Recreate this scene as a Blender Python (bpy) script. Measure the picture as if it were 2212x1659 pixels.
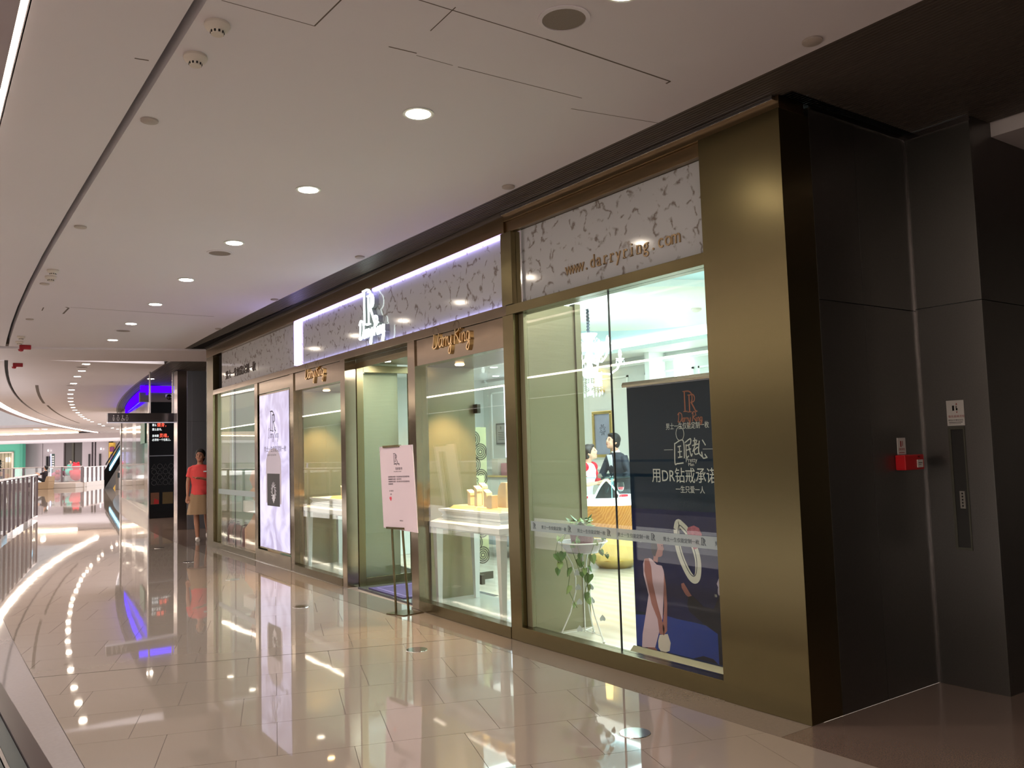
import bpy, bmesh, math, random
from mathutils import Vector, Matrix
random.seed(4)
SC = bpy.context.scene
COL = SC.collection
for o in list(bpy.data.objects): bpy.data.objects.remove(o)

# ---------------------------------------------------------------- camera
CAM_H = 1.45
cd = bpy.data.cameras.new('camera'); cam = bpy.data.objects.new('camera', cd); COL.objects.link(cam)
CR = Vector((0.8175, -0.5751, -0.0297)); CU = Vector((-0.0201, -0.0801, 0.9966)); CF = Vector((0.5755, 0.8141, 0.0771))
CR.normalize(); CF = (CF - CR * CF.dot(CR)).normalized(); CU = CR.cross(CF)
M = Matrix((CR, CU, -CF)).transposed().to_4x4(); M.translation = Vector((0, 0, CAM_H))
cam.matrix_world = M
cd.sensor_width = 36.0; cd.lens = 36.0 * 1826.85 / 2212.0; cd.clip_start = 0.02; cd.clip_end = 400
SC.camera = cam

# ---------------------------------------------------------------- view and world
SC.view_settings.view_transform = 'Standard'; SC.view_settings.look = 'None'
SC.view_settings.gamma = 1.0; SC.view_settings.use_curve_mapping = False
SC.view_settings.exposure = 0.84
W = bpy.data.worlds.new('hall_air'); SC.world = W; W.use_nodes = True
bg = W.node_tree.nodes['Background']; bg.inputs[0].default_value = (1.0, 0.90, 0.87, 1); bg.inputs[1].default_value = 1.5
SC.cycles.max_bounces = 10; SC.cycles.diffuse_bounces = 4; SC.cycles.glossy_bounces = 5
SC.cycles.transparent_max_bounces = 16; SC.cycles.transmission_bounces = 6
SC.cycles.sample_clamp_indirect = 6.0; SC.cycles.caustics_reflective = False; SC.cycles.caustics_refractive = False
SC.cycles.use_denoising = True

# ---------------------------------------------------------------- geometry constants (metres)
XF = 3.79; YK = 5.386; AN = math.radians(1.696)
K = Vector((XF, YK, 0)); CD = Vector((math.sin(AN), math.cos(AN), 0)); CN = Vector((math.cos(AN), -math.sin(AN), 0))
ZC = 3.32
def cx(y): return max(0.0, y - 7.0) ** 2 / 296.0
def WF(s, d, z):                                  # the shop front: s along it, d into the shop
    if s <= 0: return Vector((XF + d, YK + s, z))
    return K + CD * s + CN * d + Vector((0, 0, z))
def WW(x, y, z): return Vector((x, y, z))         # plain world frame
def CV(x, y, z): return Vector((x + cx(y), y, z)) # the mall's long bend
FU = Vector((0.818, -0.575, 0)).normalized(); FV = Vector((0.575, 0.818, 0)).normalized()
def FB(u, v, z): return FU * u + FV * v + Vector((0, 0, z))   # frame for the far end of the mall
def fu(px, v): return v * (px - 1106) / 1826.85

def area(name, loc, target, sx, sy, e, col, shape='RECTANGLE', spread=180):
    l = bpy.data.lights.new(name, 'AREA'); l.shape = shape; l.size = sx
    if shape in ('RECTANGLE', 'ELLIPSE'): l.size_y = sy
    l.energy = e; l.color = col; l.spread = math.radians(spread)
    o = bpy.data.objects.new(name, l); o.location = loc
    o.rotation_euler = (Vector(target) - Vector(loc)).to_track_quat('-Z', 'Y').to_euler()
    COL.objects.link(o); return o
WARM = (1.0, 0.88, 0.80); COOL = (0.76, 0.95, 1.0)
# light of the shop's own ceiling and coves
area('shop_ceiling_light', (6.9, 6.5, 2.86), (6.9, 6.5, 0), 3.6, 4.5, 195, COOL)
area('shop_ceiling_light', (7.4, 11.6, 2.86), (7.4, 11.6, 0), 3.4, 3.5, 36, (1.0, 1.0, 0.93))
area('front_cove_light', (4.75, 3.9, 2.86), (4.75, 3.9, 0), 0.5, 1.5, 16, (1, .97, .85))

# ---------------------------------------------------------------- materials
def lin(c):
    if isinstance(c, str):
        c = [int(c[i:i + 2], 16) / 255 for i in (0, 2, 4)]
        return tuple(x / 12.92 if x <= 0.04045 else ((x + 0.055) / 1.055) ** 2.4 for x in c) + (1,)
    return tuple(c) + (1,)
MATS = {}
def mat(name, col, rough=0.5, metal=0.0, emit=0.0, ior=1.5, alpha=None, coat=0.0, bump=None, vary=None, tx=None, aniso=0.0, ecol=None):
    """principled; bump = (scale, strength, stretch xyz); vary = (scale, amount)"""
    if name in MATS: return MATS[name]
    m = bpy.data.materials.new(name); m.use_nodes = True; MATS[name] = m
    nt = m.node_tree; b = nt.nodes['Principled BSDF']; L = nt.links
    c = lin(col)
    b.inputs['Base Color'].default_value = c; b.inputs['Roughness'].default_value = rough
    b.inputs['Metallic'].default_value = metal; b.inputs['IOR'].default_value = ior
    b.inputs['Coat Weight'].default_value = coat; b.inputs['Coat Roughness'].default_value = 0.03
    if aniso: b.inputs['Anisotropic'].default_value = aniso
    if emit: b.inputs['Emission Color'].default_value = lin(ecol) if ecol else c; b.inputs['Emission Strength'].default_value = emit
    if alpha is not None: b.inputs['Alpha'].default_value = alpha
    g = nt.nodes.new('ShaderNodeNewGeometry')
    def mapped(stretch):
        mp = nt.nodes.new('ShaderNodeMapping'); mp.inputs['Scale'].default_value = stretch
        L.new(g.outputs['Position'], mp.inputs['Vector']); return mp.outputs[0]
    v = vary or (3.0, 0.06)
    n = nt.nodes.new('ShaderNodeTexNoise'); n.inputs['Scale'].default_value = v[0]; n.inputs['Detail'].default_value = 4
    L.new(mapped(v[2] if len(v) > 2 else (1, 1, 1)), n.inputs['Vector'])
    mx = nt.nodes.new('ShaderNodeMix'); mx.data_type = 'RGBA'
    mx.inputs['A'].default_value = tuple(x * (1 - v[1]) for x in c[:3]) + (1,)
    mx.inputs['B'].default_value = tuple(min(1, x * (1 + v[1])) for x in c[:3]) + (1,)
    L.new(n.outputs['Fac'], mx.inputs['Factor']); L.new(mx.outputs['Result'], b.inputs['Base Color'])
    if bump:
        bn = nt.nodes.new('ShaderNodeTexNoise'); bn.inputs['Scale'].default_value = bump[0]; bn.inputs['Detail'].default_value = 2
        L.new(mapped(bump[2] if len(bump) > 2 else (1, 1, 1)), bn.inputs['Vector'])
        bp = nt.nodes.new('ShaderNodeBump'); bp.inputs['Strength'].default_value = 1.0; bp.inputs['Distance'].default_value = bump[1]
        L.new(bn.outputs['Fac'], bp.inputs['Height']); L.new(bp.outputs[0], b.inputs['Normal'])
    return m
def glass(name, tint=(0.90, 0.95, 0.90), ior=1.5, rough=0.0, haze=0.0, hcol=(0.7, 0.8, 0.8)):
    if name in MATS: return MATS[name]
    m = bpy.data.materials.new(name); m.use_nodes = True; MATS[name] = m; nt = m.node_tree; nt.nodes.clear(); L = nt.links
    out = nt.nodes.new('ShaderNodeOutputMaterial'); t = nt.nodes.new('ShaderNodeBsdfTransparent'); t.inputs[0].default_value = tint + (1,)
    g = nt.nodes.new('ShaderNodeBsdfGlossy'); g.inputs['Roughness'].default_value = rough; g.inputs[0].default_value = (1, 1, 1, 1)
    f = nt.nodes.new('ShaderNodeFresnel'); ge = nt.nodes.new('ShaderNodeNewGeometry'); im = nt.nodes.new('ShaderNodeMapRange'); im.inputs['To Min'].default_value = ior; im.inputs['To Max'].default_value = 1 / ior
    L.new(ge.outputs['Backfacing'], im.inputs[0]); L.new(im.outputs[0], f.inputs[0])   # the same reflectance on both faces of a pane
    mx = nt.nodes.new('ShaderNodeMixShader'); L.new(f.outputs[0], mx.inputs[0]); L.new(t.outputs[0], mx.inputs[1]); L.new(g.outputs[0], mx.inputs[2])
    last = mx
    if haze:
        d = nt.nodes.new('ShaderNodeBsdfDiffuse'); d.inputs[0].default_value = hcol + (1,)
        m2 = nt.nodes.new('ShaderNodeMixShader'); m2.inputs[0].default_value = haze
        L.new(mx.outputs[0], m2.inputs[1]); L.new(d.outputs[0], m2.inputs[2]); last = m2
    L.new(last.outputs[0], out.inputs[0]); return m
def emis(name, col, s):
    if name in MATS: return MATS[name]
    m = bpy.data.materials.new(name); m.use_nodes = True; MATS[name] = m; nt = m.node_tree; nt.nodes.clear()
    out = nt.nodes.new('ShaderNodeOutputMaterial'); e = nt.nodes.new('ShaderNodeEmission')
    e.inputs[0].default_value = lin(col); e.inputs[1].default_value = s; nt.links.new(e.outputs[0], out.inputs[0]); return m
def marble():
    m = mat('white_marble_brown_veins', 'cdc4c4', 0.09); nt = m.node_tree; L = nt.links; b = nt.nodes['Principled BSDF']
    g = nt.nodes.new('ShaderNodeNewGeometry'); n = nt.nodes.new('ShaderNodeTexNoise'); n.inputs['Scale'].default_value = 5; n.inputs['Detail'].default_value = 5
    L.new(g.outputs['Position'], n.inputs['Vector'])
    add = nt.nodes.new('ShaderNodeMix'); add.data_type = 'VECTOR'; add.inputs['Factor'].default_value = 0.22
    L.new(g.outputs['Position'], add.inputs['A']); L.new(n.outputs['Color'], add.inputs['B'])
    v = nt.nodes.new('ShaderNodeTexVoronoi'); v.feature = 'DISTANCE_TO_EDGE'; v.inputs['Scale'].default_value = 7.5; L.new(add.outputs[1], v.inputs['Vector'])
    r = nt.nodes.new('ShaderNodeMapRange'); r.inputs['From Min'].default_value = 0.004; r.inputs['From Max'].default_value = 0.085
    r.inputs['To Min'].default_value = 1; r.inputs['To Max'].default_value = 0; L.new(v.outputs['Distance'], r.inputs[0])
    n2 = nt.nodes.new('ShaderNodeTexNoise'); n2.inputs['Scale'].default_value = 13; n2.inputs['Detail'].default_value = 3; L.new(g.outputs['Position'], n2.inputs['Vector'])
    r2 = nt.nodes.new('ShaderNodeMapRange'); r2.inputs['From Min'].default_value = 0.49; r2.inputs['From Max'].default_value = 0.58; L.new(n2.outputs['Fac'], r2.inputs[0])
    mu = nt.nodes.new('ShaderNodeMath'); mu.operation = 'MULTIPLY'; L.new(r.outputs[0], mu.inputs[0]); L.new(r2.outputs[0], mu.inputs[1])
    mx = nt.nodes.new('ShaderNodeMix'); mx.data_type = 'RGBA'; mx.inputs['A'].default_value = lin('c6c9cd'); mx.inputs['B'].default_value = lin('827872')
    L.new(mu.outputs[0], mx.inputs['Factor']); L.new(mx.outputs['Result'], b.inputs['Base Color']); return m
def wood(name, c1, c2, rough=0.3, metal=0.0, scale=(6, 6, 1.2)):
    m = mat(name, c1, rough, metal); nt = m.node_tree; L = nt.links; b = nt.nodes['Principled BSDF']
    g = nt.nodes.new('ShaderNodeNewGeometry'); mp = nt.nodes.new('ShaderNodeMapping'); mp.inputs['Scale'].default_value = scale; L.new(g.outputs['Position'], mp.inputs[0])
    w = nt.nodes.new('ShaderNodeTexWave'); w.inputs['Scale'].default_value = 2.2; w.inputs['Distortion'].default_value = 7; w.inputs['Detail'].default_value = 2; L.new(mp.outputs[0], w.inputs[0])
    mx = nt.nodes.new('ShaderNodeMix'); mx.data_type = 'RGBA'; mx.inputs['A'].default_value = lin(c1); mx.inputs['B'].default_value = lin(c2)
    L.new(w.outputs['Fac'], mx.inputs['Factor']); L.new(mx.outputs['Result'], b.inputs['Base Color']); return m

CEIL = mat('ceiling_paint', 'e8e4e8', 0.8, vary=(0.8, 0.03))
CEIL2 = mat('ceiling_joint', '6f665e', 0.9)
DARKV = mat('dark_void', '1d1a19', 0.9)
TILE = mat('cream_floor_tile', '85796f', 0.03, ior=1.9, vary=(2.5, 0.04), bump=(1.3, 0.0006))
BORDER = mat('grey_floor_stone', '6b6058', 0.06, ior=1.7, vary=(60, 0.12), bump=(1.3, 0.0005))
GRANITE = mat('brown_granite', '5c4d44', 0.16, ior=1.5, vary=(160, 0.3))
LBORDER = mat('grey_edge_stone', '8c8482', 0.05, ior=1.7, vary=(40, 0.08))
GROUT = mat('floor_grout', '5c5149', 0.6)
BRASS = mat('satin_brass', (0.168, 0.137, 0.070), 0.27, 1.0, vary=(1.5, 0.05), bump=(2.2, 0.0007, (.5, .5, 2.2)))
BRASSD = mat('dark_satin_brass', (0.24, 0.165, 0.09), 0.3, 1.0, bump=(4, 0.0008, (1, 1, 10)))
BRONZE = mat('polished_bronze', (0.25, 0.20, 0.14), 0.15, 1.0, bump=(3, 0.0012, (1, 1, 2)))
OLIVE = mat('olive_gold_panel', (0.24, 0.22, 0.135), 0.36, 0.5, vary=(1.2, 0.05), bump=(4, 0.001, (1, 1, 8)))
STEEL = mat('dark_stainless', (0.168, 0.16, 0.15), 0.36, 1.0, vary=(120, 0.12), bump=(220, 0.0002))
STEELL = mat('brushed_steel', (0.45, 0.42, 0.41), 0.2, 1.0)
LOUV = mat('charcoal_louvre', '5d554d', 0.5, 0.1)
GLASS = glass('shopfront_glass', (0.95, 0.965, 0.94), 1.38)
GLASSC = glass('clear_glass', (0.97, 0.985, 0.98), 1.38)
FROST = glass('frosted_film', (0.62, 0.68, 0.68), 1.4, 0.3, 0.42, (0.56, 0.64, 0.65))
MARB = marble()
WHITE = mat('white_paint', 'e6ebe6', 0.5)
WALLP = mat('pale_sage_wallpaper', 'd3d9d3', 0.7, vary=(30, 0.04))
BLACK = mat('black_gloss', '0b0b0c', 0.08)
CHROME = mat('chrome', (0.75, 0.75, 0.75), 0.1, 1.0)
GOLD = mat('polished_gold', (0.85, 0.62, 0.25), 0.18, 1.0)

# ---------------------------------------------------------------- building helpers
class MB:
    def __init__(s): s.v = []; s.f = []; s.mi = []; s.cur = 0
    def add(s, vs, fs):
        b = len(s.v); s.v += [Vector(p) for p in vs]; s.f += [tuple(b + i for i in f) for f in fs]; s.mi += [s.cur] * len(fs); return s
    def box(s, x0, x1, y0, y1, z0, z1, F=WW):
        P = [F(x, y, z) for z in (z0, z1) for (x, y) in ((x0, y0), (x1, y0), (x1, y1), (x0, y1))]
        return s.add(P, [(3, 2, 1, 0), (4, 5, 6, 7), (0, 1, 5, 4), (1, 2, 6, 5), (2, 3, 7, 6), (3, 0, 4, 7)])
    def prism(s, pts, z0, z1, F=WW):                      # pts in (x, y)
        n = len(pts); P = [F(x, y, z0) for x, y in pts] + [F(x, y, z1) for x, y in pts]
        return s.add(P, [tuple(range(n - 1, -1, -1)), tuple(range(n, 2 * n))] + [(i, (i + 1) % n, n + (i + 1) % n, n + i) for i in range(n)])
    def sweep(s, prof, ys, F=CV):                          # closed profile (x, z) swept along y
        n = len(prof); P = [F(x, y, z) for y in ys for x, z in prof]; m = len(ys); fs = [tuple(range(n - 1, -1, -1)), tuple((m - 1) * n + i for i in range(n))]
        for k in range(m - 1):
            for i in range(n): j = (i + 1) % n; fs.append((k * n + i, k * n + j, (k + 1) * n + j, (k + 1) * n + i))
        return s.add(P, fs)
    def lathe(s, c, prof, seg=24, axis='z', F=None, arc=1.0, sc=(1, 1)):   # prof (r, z)
        c = Vector(c); P = []
        for r, z in prof:
            for k in range(seg):
                a = 2 * math.pi * k / seg
                d = Vector((math.cos(a) * r * sc[0], math.sin(a) * r * sc[1], z))
                if axis == 'x': d = Vector((d.z, d.x, d.y))
                if axis == 'y': d = Vector((d.x, d.z, d.y))
                P.append(c + (F @ d if F else d))
        fs = [tuple(range(seg - 1, -1, -1)), tuple((len(prof) - 1) * seg + i for i in range(seg))]
        for k in range(len(prof) - 1):
            for i in range(seg): j = (i + 1) % seg; fs.append((k * seg + i, k * seg + j, (k + 1) * seg + j, (k + 1) * seg + i))
        return s.add(P, fs)
    def tube(s, pts, rad, seg=10):
        pts = [Vector(p) for p in pts]; n = len(pts)
        if not isinstance(rad, (list, tuple)): rad = [rad] * n
        P = []; u = None
        for i, p in enumerate(pts):
            t = (pts[min(i + 1, n - 1)] - pts[max(i - 1, 0)]).normalized()
            if u is None: u = t.orthogonal().normalized()
            u = (u - t * u.dot(t)); u = u.normalized() if u.length > 1e-6 else t.orthogonal().normalized()
            w = t.cross(u); r = rad[i]; rx, ry = (r if isinstance(r, tuple) else (r, r))
            for k in range(seg):
                a = 2 * math.pi * k / seg; P.append(p + u * math.cos(a) * rx + w * math.sin(a) * ry)
        fs = [tuple(range(seg - 1, -1, -1)), tuple((n - 1) * seg + i for i in range(seg))]
        for k in range(n - 1):
            for i in range(seg): j = (i + 1) % seg; fs.append((k * seg + i, k * seg + j, (k + 1) * seg + j, (k + 1) * seg + i))
        return s.add(P, fs)
    def loft(s, rings):                                    # rings: lists of equal length
        n = len(rings[0]); P = [p for r in rings for p in r]; m = len(rings)
        fs = [tuple(range(n - 1, -1, -1)), tuple((m - 1) * n + i for i in range(n))]
        for k in range(m - 1):
            for i in range(n): j = (i + 1) % n; fs.append((k * n + i, k * n + j, (k + 1) * n + j, (k + 1) * n + i))
        return s.add(P, fs)
    def ball(s, c, r, seg=12, rings=8):
        rx, ry, rz = r if isinstance(r, tuple) else (r, r, r); c = Vector(c); R = []
        for k in range(rings + 1):
            t = -math.pi / 2 + math.pi * (k / rings * 0.98 + 0.01)
            R.append([c + Vector((math.cos(2 * math.pi * i / seg) * math.cos(t) * rx, math.sin(2 * math.pi * i / seg) * math.cos(t) * ry, math.sin(t) * rz)) for i in range(seg)])
        return s.loft(R)
    def mesh(s, name, mats, origin=Vector((0, 0, 0)), smooth=False, bevel=0, recalc=True):
        me = bpy.data.meshes.new(name); me.from_pydata([v - origin for v in s.v], [], s.f)
        ms = mats if isinstance(mats, (list, tuple)) else [mats]
        for m in ms: me.materials.append(m)
        if len(ms) > 1:
            for p, k in zip(me.polygons, s.mi): p.material_index = k
        if recalc or bevel:
            bm = bmesh.new(); bm.from_mesh(me)
            bmesh.ops.recalc_face_normals(bm, faces=bm.faces)
            if bevel: bmesh.ops.bevel(bm, geom=[e for e in bm.edges if len(e.link_faces) == 2 and e.calc_face_angle(0) > 0.5], offset=bevel, segments=2, profile=0.6, affect='EDGES')
            bm.to_mesh(me); bm.free()
        if smooth: me.polygons.foreach_set('use_smooth', [True] * len(me.polygons)); me.set_sharp_from_angle(angle=math.radians(40))
        return me
    def build(s, name, mats, parent=None, label=None, cat=None, group=None, kind=None, smooth=False, bevel=0, origin=None):
        wl = parent_loc(parent) if parent else Vector((0, 0, 0))
        if origin is None:
            if parent: origin = wl
            else:
                xs = [v.x for v in s.v]; ys = [v.y for v in s.v]; zs = [v.z for v in s.v]
                origin = Vector(((min(xs) + max(xs)) / 2, (min(ys) + max(ys)) / 2, min(zs)))
        o = bpy.data.objects.new(name, s.mesh(name, mats, origin, smooth, bevel)); COL.objects.link(o)
        o.location = origin - wl
        if parent: o.parent = parent
        return tag(o, label, cat, group, kind)
def parent_loc(o):
    p = Vector((0, 0, 0))
    while o: p = p + o.location; o = o.parent
    return p
def tag(o, label=None, cat=None, group=None, kind=None):
    if label: o['label'] = label
    if cat: o['category'] = cat
    if group: o['group'] = group
    if kind: o['kind'] = kind
    return o
def thing(name, label, cat, loc=(0, 0, 0), group=None, kind=None):
    o = bpy.data.objects.new(name, None); o.empty_display_size = 0.1; COL.objects.link(o); o.location = loc
    return tag(o, label, cat, group, kind)
def dup(o, loc=None, parent=None, label=None, rot=None):
    c = o.copy(); COL.objects.link(c)
    if parent: c.parent = parent
    if loc is not None: c.location = loc
    if rot is not None: c.rotation_euler = rot
    if label: c['label'] = label
    for ch in [x for x in bpy.data.objects if x.parent == o]: dup(ch, parent=c)
    return c
def structure(name, loc=(0, 0, 0)): return thing(name, None, None, loc, kind='structure')

# flat writing: local x,y plane mapped on a surface by origin o, right r, up u, normal n
def mapper(o, r, n, u=Vector((0, 0, 1))):
    o = Vector(o); r = Vector(r); n = Vector(n)
    return lambda x, y, z: o + r * x + Vector(u) * y + n * z
def facemap(s, d, z):                                # on the left shop front facing the mall
    return mapper(WF(s, d, z), -CD, -CN) if s > 0 else mapper(WF(s, d, z), (0, -1, 0), (-1, 0, 0))
_tc = {}
def text(mb, body, size, mp, x=0.0, y=0.0, ext=0.002, align='LEFT', sx=1.0, track=1.0):
    key = (body, align, track)
    if key not in _tc:
        c = bpy.data.curves.new('t', 'FONT'); c.body = body; c.align_x = align; c.size = 1; c.extrude = 0.5; c.resolution_u = 3; c.space_character = track
        o = bpy.data.objects.new('t', c); COL.objects.link(o)
        me = bpy.data.meshes.new_from_object(o.evaluated_get(bpy.context.evaluated_depsgraph_get()))
        _tc[key] = ([v.co.copy() for v in me.vertices], [tuple(p.vertices) for p in me.polygons])
        bpy.data.objects.remove(o); bpy.data.curves.remove(c); bpy.data.meshes.remove(me)
    vs, fs = _tc[key]
    return mb.add([mp(x + p.x * size * sx, y + p.y * size, (p.z + 0.5) * ext) for p in vs], fs)
def smoothline(P, n=5):
    if len(P) < 3: return P
    out = []; Q = [P[0]] + list(P) + [P[-1]]
    for i in range(1, len(Q) - 2):
        a, b, c, d = Q[i - 1], Q[i], Q[i + 1], Q[i + 2]
        for k in range(n):
            t = k / n
            out.append(tuple(0.5 * (2 * b[j] + (c[j] - a[j]) * t + (2 * a[j] - 5 * b[j] + 4 * c[j] - d[j]) * t * t + (-a[j] + 3 * b[j] - 3 * c[j] + d[j]) * t ** 3) for j in (0, 1)))
    out.append(tuple(P[-1])); return out
def ribbon(mb, line, w, mp, x=0, y=0, s=1.0, sx=None, ext=0.002, smooth=True, z0=0.0):
    sx = sx or s; L = smoothline(line) if smooth else line
    pts = [Vector((x + p[0] * sx, y + p[1] * s)) for p in L]; n = len(pts); A = []; B = []
    for i, p in enumerate(pts):
        t = pts[min(i + 1, n - 1)] - pts[max(i - 1, 0)]
        t = t.normalized() if t.length > 1e-9 else Vector((1, 0)); q = Vector((-t.y, t.x)) * (w / 2)
        A.append(p + q); B.append(p - q)
    V = [mp(p.x, p.y, z0) for p in A] + [mp(p.x, p.y, z0) for p in B] + [mp(p.x, p.y, z0 + ext) for p in A] + [mp(p.x, p.y, z0 + ext) for p in B]
    F = []
    for i in range(n - 1):
        j = i + 1
        F += [(i, j, n + j, n + i), (2 * n + i, 3 * n + i, 3 * n + j, 2 * n + j), (i, 2 * n + i, 2 * n + j, j), (n + i, n + j, 3 * n + j, 3 * n + i)]
    F += [(0, n, 3 * n, 2 * n), (n - 1, 3 * n - 1, 4 * n - 1, 2 * n - 1)]
    return mb.add(V, [tuple(4 * 0 + k for k in f) for f in F])
def poly(mb, pts, mp, z0=0.0, ext=0.0004):
    n = len(pts); V = [mp(x, y, z0) for x, y in pts] + [mp(x, y, z0 + ext) for x, y in pts]
    return mb.add(V, [tuple(range(n - 1, -1, -1)), tuple(range(n, 2 * n))] + [(i, (i + 1) % n, n + (i + 1) % n, n + i) for i in range(n)])
def rectp(mb, x0, x1, y0, y1, mp, z0=0.0, ext=0.0004): return poly(mb, [(x0, y0), (x1, y0), (x1, y1), (x0, y1)], mp, z0, ext)
SCRIPT = {
 'D': (0.66, [[(0.16, 0.92), (0.1, 0.5), (0.0, 0.0)], [(-0.05, 0.78), (0.2, 1.0), (0.55, 0.9), (0.66, 0.55), (0.45, 0.12), (0.1, 0.0), (-0.08, 0.1)]]),
 'a': (0.42, [[(0.36, 0.36), (0.18, 0.42), (0.03, 0.22), (0.08, 0.02), (0.25, 0.1), (0.38, 0.42), (0.34, 0.1), (0.44, 0.03)]]),
 'r': (0.3, [[(0.0, 0.38), (0.08, 0.44), (0.1, 0.38), (0.05, 0.0), (0.12, 0.3), (0.28, 0.42)]]),
 'y': (0.42, [[(0.0, 0.42), (0.04, 0.1), (0.2, 0.08), (0.36, 0.44), (0.3, 0.0), (0.18, -0.36), (0.02, -0.3), (0.14, -0.08), (0.4, 0.06)]]),
 'R': (0.62, [[(0.2, 0.95), (0.14, 0.5), (0.05, 0.0)], [(0.0, 0.8), (0.25, 1.02), (0.58, 0.9), (0.5, 0.58), (0.18, 0.48), (0.35, 0.3), (0.62, 0.0)]]),
 'i': (0.2, [[(0.05, 0.42), (0.02, 0.08), (0.14, 0.02)], [(0.08, 0.62), (0.12, 0.66)]]),
 'n': (0.42, [[(0.04, 0.42), (0.02, 0.0), (0.08, 0.3), (0.24, 0.42), (0.3, 0.3), (0.28, 0.05), (0.4, 0.04)]]),
 'g': (0.42, [[(0.34, 0.36), (0.16, 0.42), (0.03, 0.22), (0.1, 0.02), (0.26, 0.1), (0.36, 0.42), (0.32, -0.1), (0.18, -0.38), (0.02, -0.28), (0.2, -0.08), (0.42, 0.1)]]),
 ' ': (0.2, [])}
def script(mb, word, width, mp, x=0, y=0, w=0.012, ext=0.004, tall=1.0):
    tot = sum(SCRIPT[c][0] for c in word); k = width / tot; px = x
    for c in word:
        for st in SCRIPT[c][1]: ribbon(mb, st, w, mp, px, y, k * tall, k, ext)
        px += SCRIPT[c][0] * k
    return mb
def logo(mb, h, mp, x=0, y=0, ext=0.002, w=0.06):          # two tall overlapping serif letters, x = left edge, y = baseline
    w = w * h; R = lambda L, ww=w, sm=True: ribbon(mb, L, ww, mp, x, y, h, h * 1.55, ext, sm)
    R([(0.0, 0.0), (0.0, 1.0)], w, False); R([(-0.07, 0.985), (0.12, 0.985)], w * .6, False); R([(-0.07, 0.015), (0.1, 0.015)], w * .6, False)
    R([(0.02, 0.98), (0.18, 0.97), (0.29, 0.84), (0.31, 0.6), (0.27, 0.4)], w * .9)
    R([(0.19, -0.03), (0.19, 0.80)], w, False); R([(0.1, -0.02), (0.27, -0.02)], w * .6, False); R([(0.13, 0.79), (0.22, 0.79)], w * .6, False)
    R([(0.2, 0.78), (0.34, 0.8), (0.41, 0.66), (0.38, 0.48), (0.24, 0.42)], w * .8)
    R([(0.27, 0.42), (0.36, 0.2), (0.44, 0.0), (0.5, 0.0)], w); return mb
NAME = 'Darry Ring'; LINE = '男士一生仅能定制一枚'

# ================================================================ floor
YS = [-4, 0, 4, 7] + [7 + 1.5 * i for i in range(1, 40)]
def yr(a, b): return [a] + [y for y in YS if a < y < b] + [b]
def railx(y):
    T = [(-4, 0.08), (3, 0.09), (8, 0.2), (14, 0.5), (19, 0.91), (22.3, 1.21), (25.8, 1.47)]
    for (a, p), (b, q) in zip(T, T[1:]):
        if y <= b: return p + (q - p) * max(0, (y - a)) / (b - a)
    return T[-1][1]
floor = structure('floor')
MB().sweep([(-0.25, -0.3), (3.55, -0.3), (3.55, -0.004), (-0.25, -0.004)], yr(-4, 18), F=lambda x, y, z: CV(max(x, railx(y) - 0.1), y, z)).build('slab', GROUT, floor)
def clip(P, f):
    out = []
    for i in range(len(P)):
        a, b = P[i], P[(i + 1) % len(P)]; fa, fb = f(a), f(b)
        if fa >= 0: out.append(a)
        if (fa >= 0) != (fb >= 0): t = fa / (fa - fb); out.append((a[0] + (b[0] - a[0]) * t, a[1] + (b[1] - a[1]) * t))
    return out
tu, tv, g = Vector((0.943, -0.333)), Vector((0.333, 0.943)), 0.0014
for r in range(-6, 27):
    v0 = 4.40 + 0.54 * r; off = 0.005 if r % 2 == 0 else -0.185
    for c in range(-16, 8):
        u0 = off + 0.56 * c
        P = [tu * a + tv * b for a, b in ((u0 + g, v0 + g), (u0 + 0.56 - g, v0 + g), (u0 + 0.56 - g, v0 + 0.54 - g - (0.008 if r == 3 else 0)), (u0 + g, v0 + 0.54 - g - (0.008 if r == 3 else 0)))]
        P = [(p.x, p.y) for p in P]
        P = clip(P, lambda p: p[0] - 0.692 - cx(p[1])); P = clip(P, lambda p: 3.508 + cx(p[1]) - p[0]) if len(P) > 2 else P
        P = clip(P, lambda p: p[1] - 1.6) if len(P) > 2 else P; P = clip(P, lambda p: 16.5 - p[1]) if len(P) > 2 else P
        if len(P) < 3: continue
        ar = abs(sum(P[i][0] * P[(i + 1) % len(P)][1] - P[(i + 1) % len(P)][0] * P[i][1] for i in range(len(P)))) / 2
        if ar < 0.004: continue
        cxx = sum(p[0] for p in P) / len(P); cyy = sum(p[1] for p in P) / len(P)
        MB().prism(P, -0.02, 0.0).build('tile', TILE, floor)
MB().sweep([(0.692, -0.02), (3.508, -0.02), (3.508, 0), (0.692, 0)], yr(16.5, 25.8), F=lambda x, y, z: CV(max(x, railx(y) + 0.02), y, z)).build('far_paving', TILE, floor)
MB().box(0.692, 3.508, -4, 1.6, -0.02, 0).build('near_paving', TILE, floor)
MB().sweep([(3.512, -0.02), (3.86, -0.02), (3.86, 0.0), (3.512, 0.0)], yr(2.765, 14.75)).build('border_strip', BORDER, floor)
MB().sweep([(0.0, -0.02), (0.688, -0.02), (0.688, 0.0), (0.0, 0.0)], yr(-4, 18), F=lambda x, y, z: CV(x if x > 0.3 else min(railx(y) - 0.1, 0.6), y, z)).build('edge_border', LBORDER, floor)
MB().box(3.512, 9, -4, 2.762, -0.02, 0).build('lobby_paving', GRANITE, floor)
MB().sweep([(3.512, -0.02), (9.0, -0.02), (9.0, 0), (3.512, 0)], yr(14.75, 22.9)).build('side_passage_paving', GRANITE, floor)
MB().sweep([(3.512, -0.02), (5.2, -0.02), (5.2, 0), (3.512, 0)], yr(22.9, 40)).build('far_border_strip', GRANITE, floor)
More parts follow.
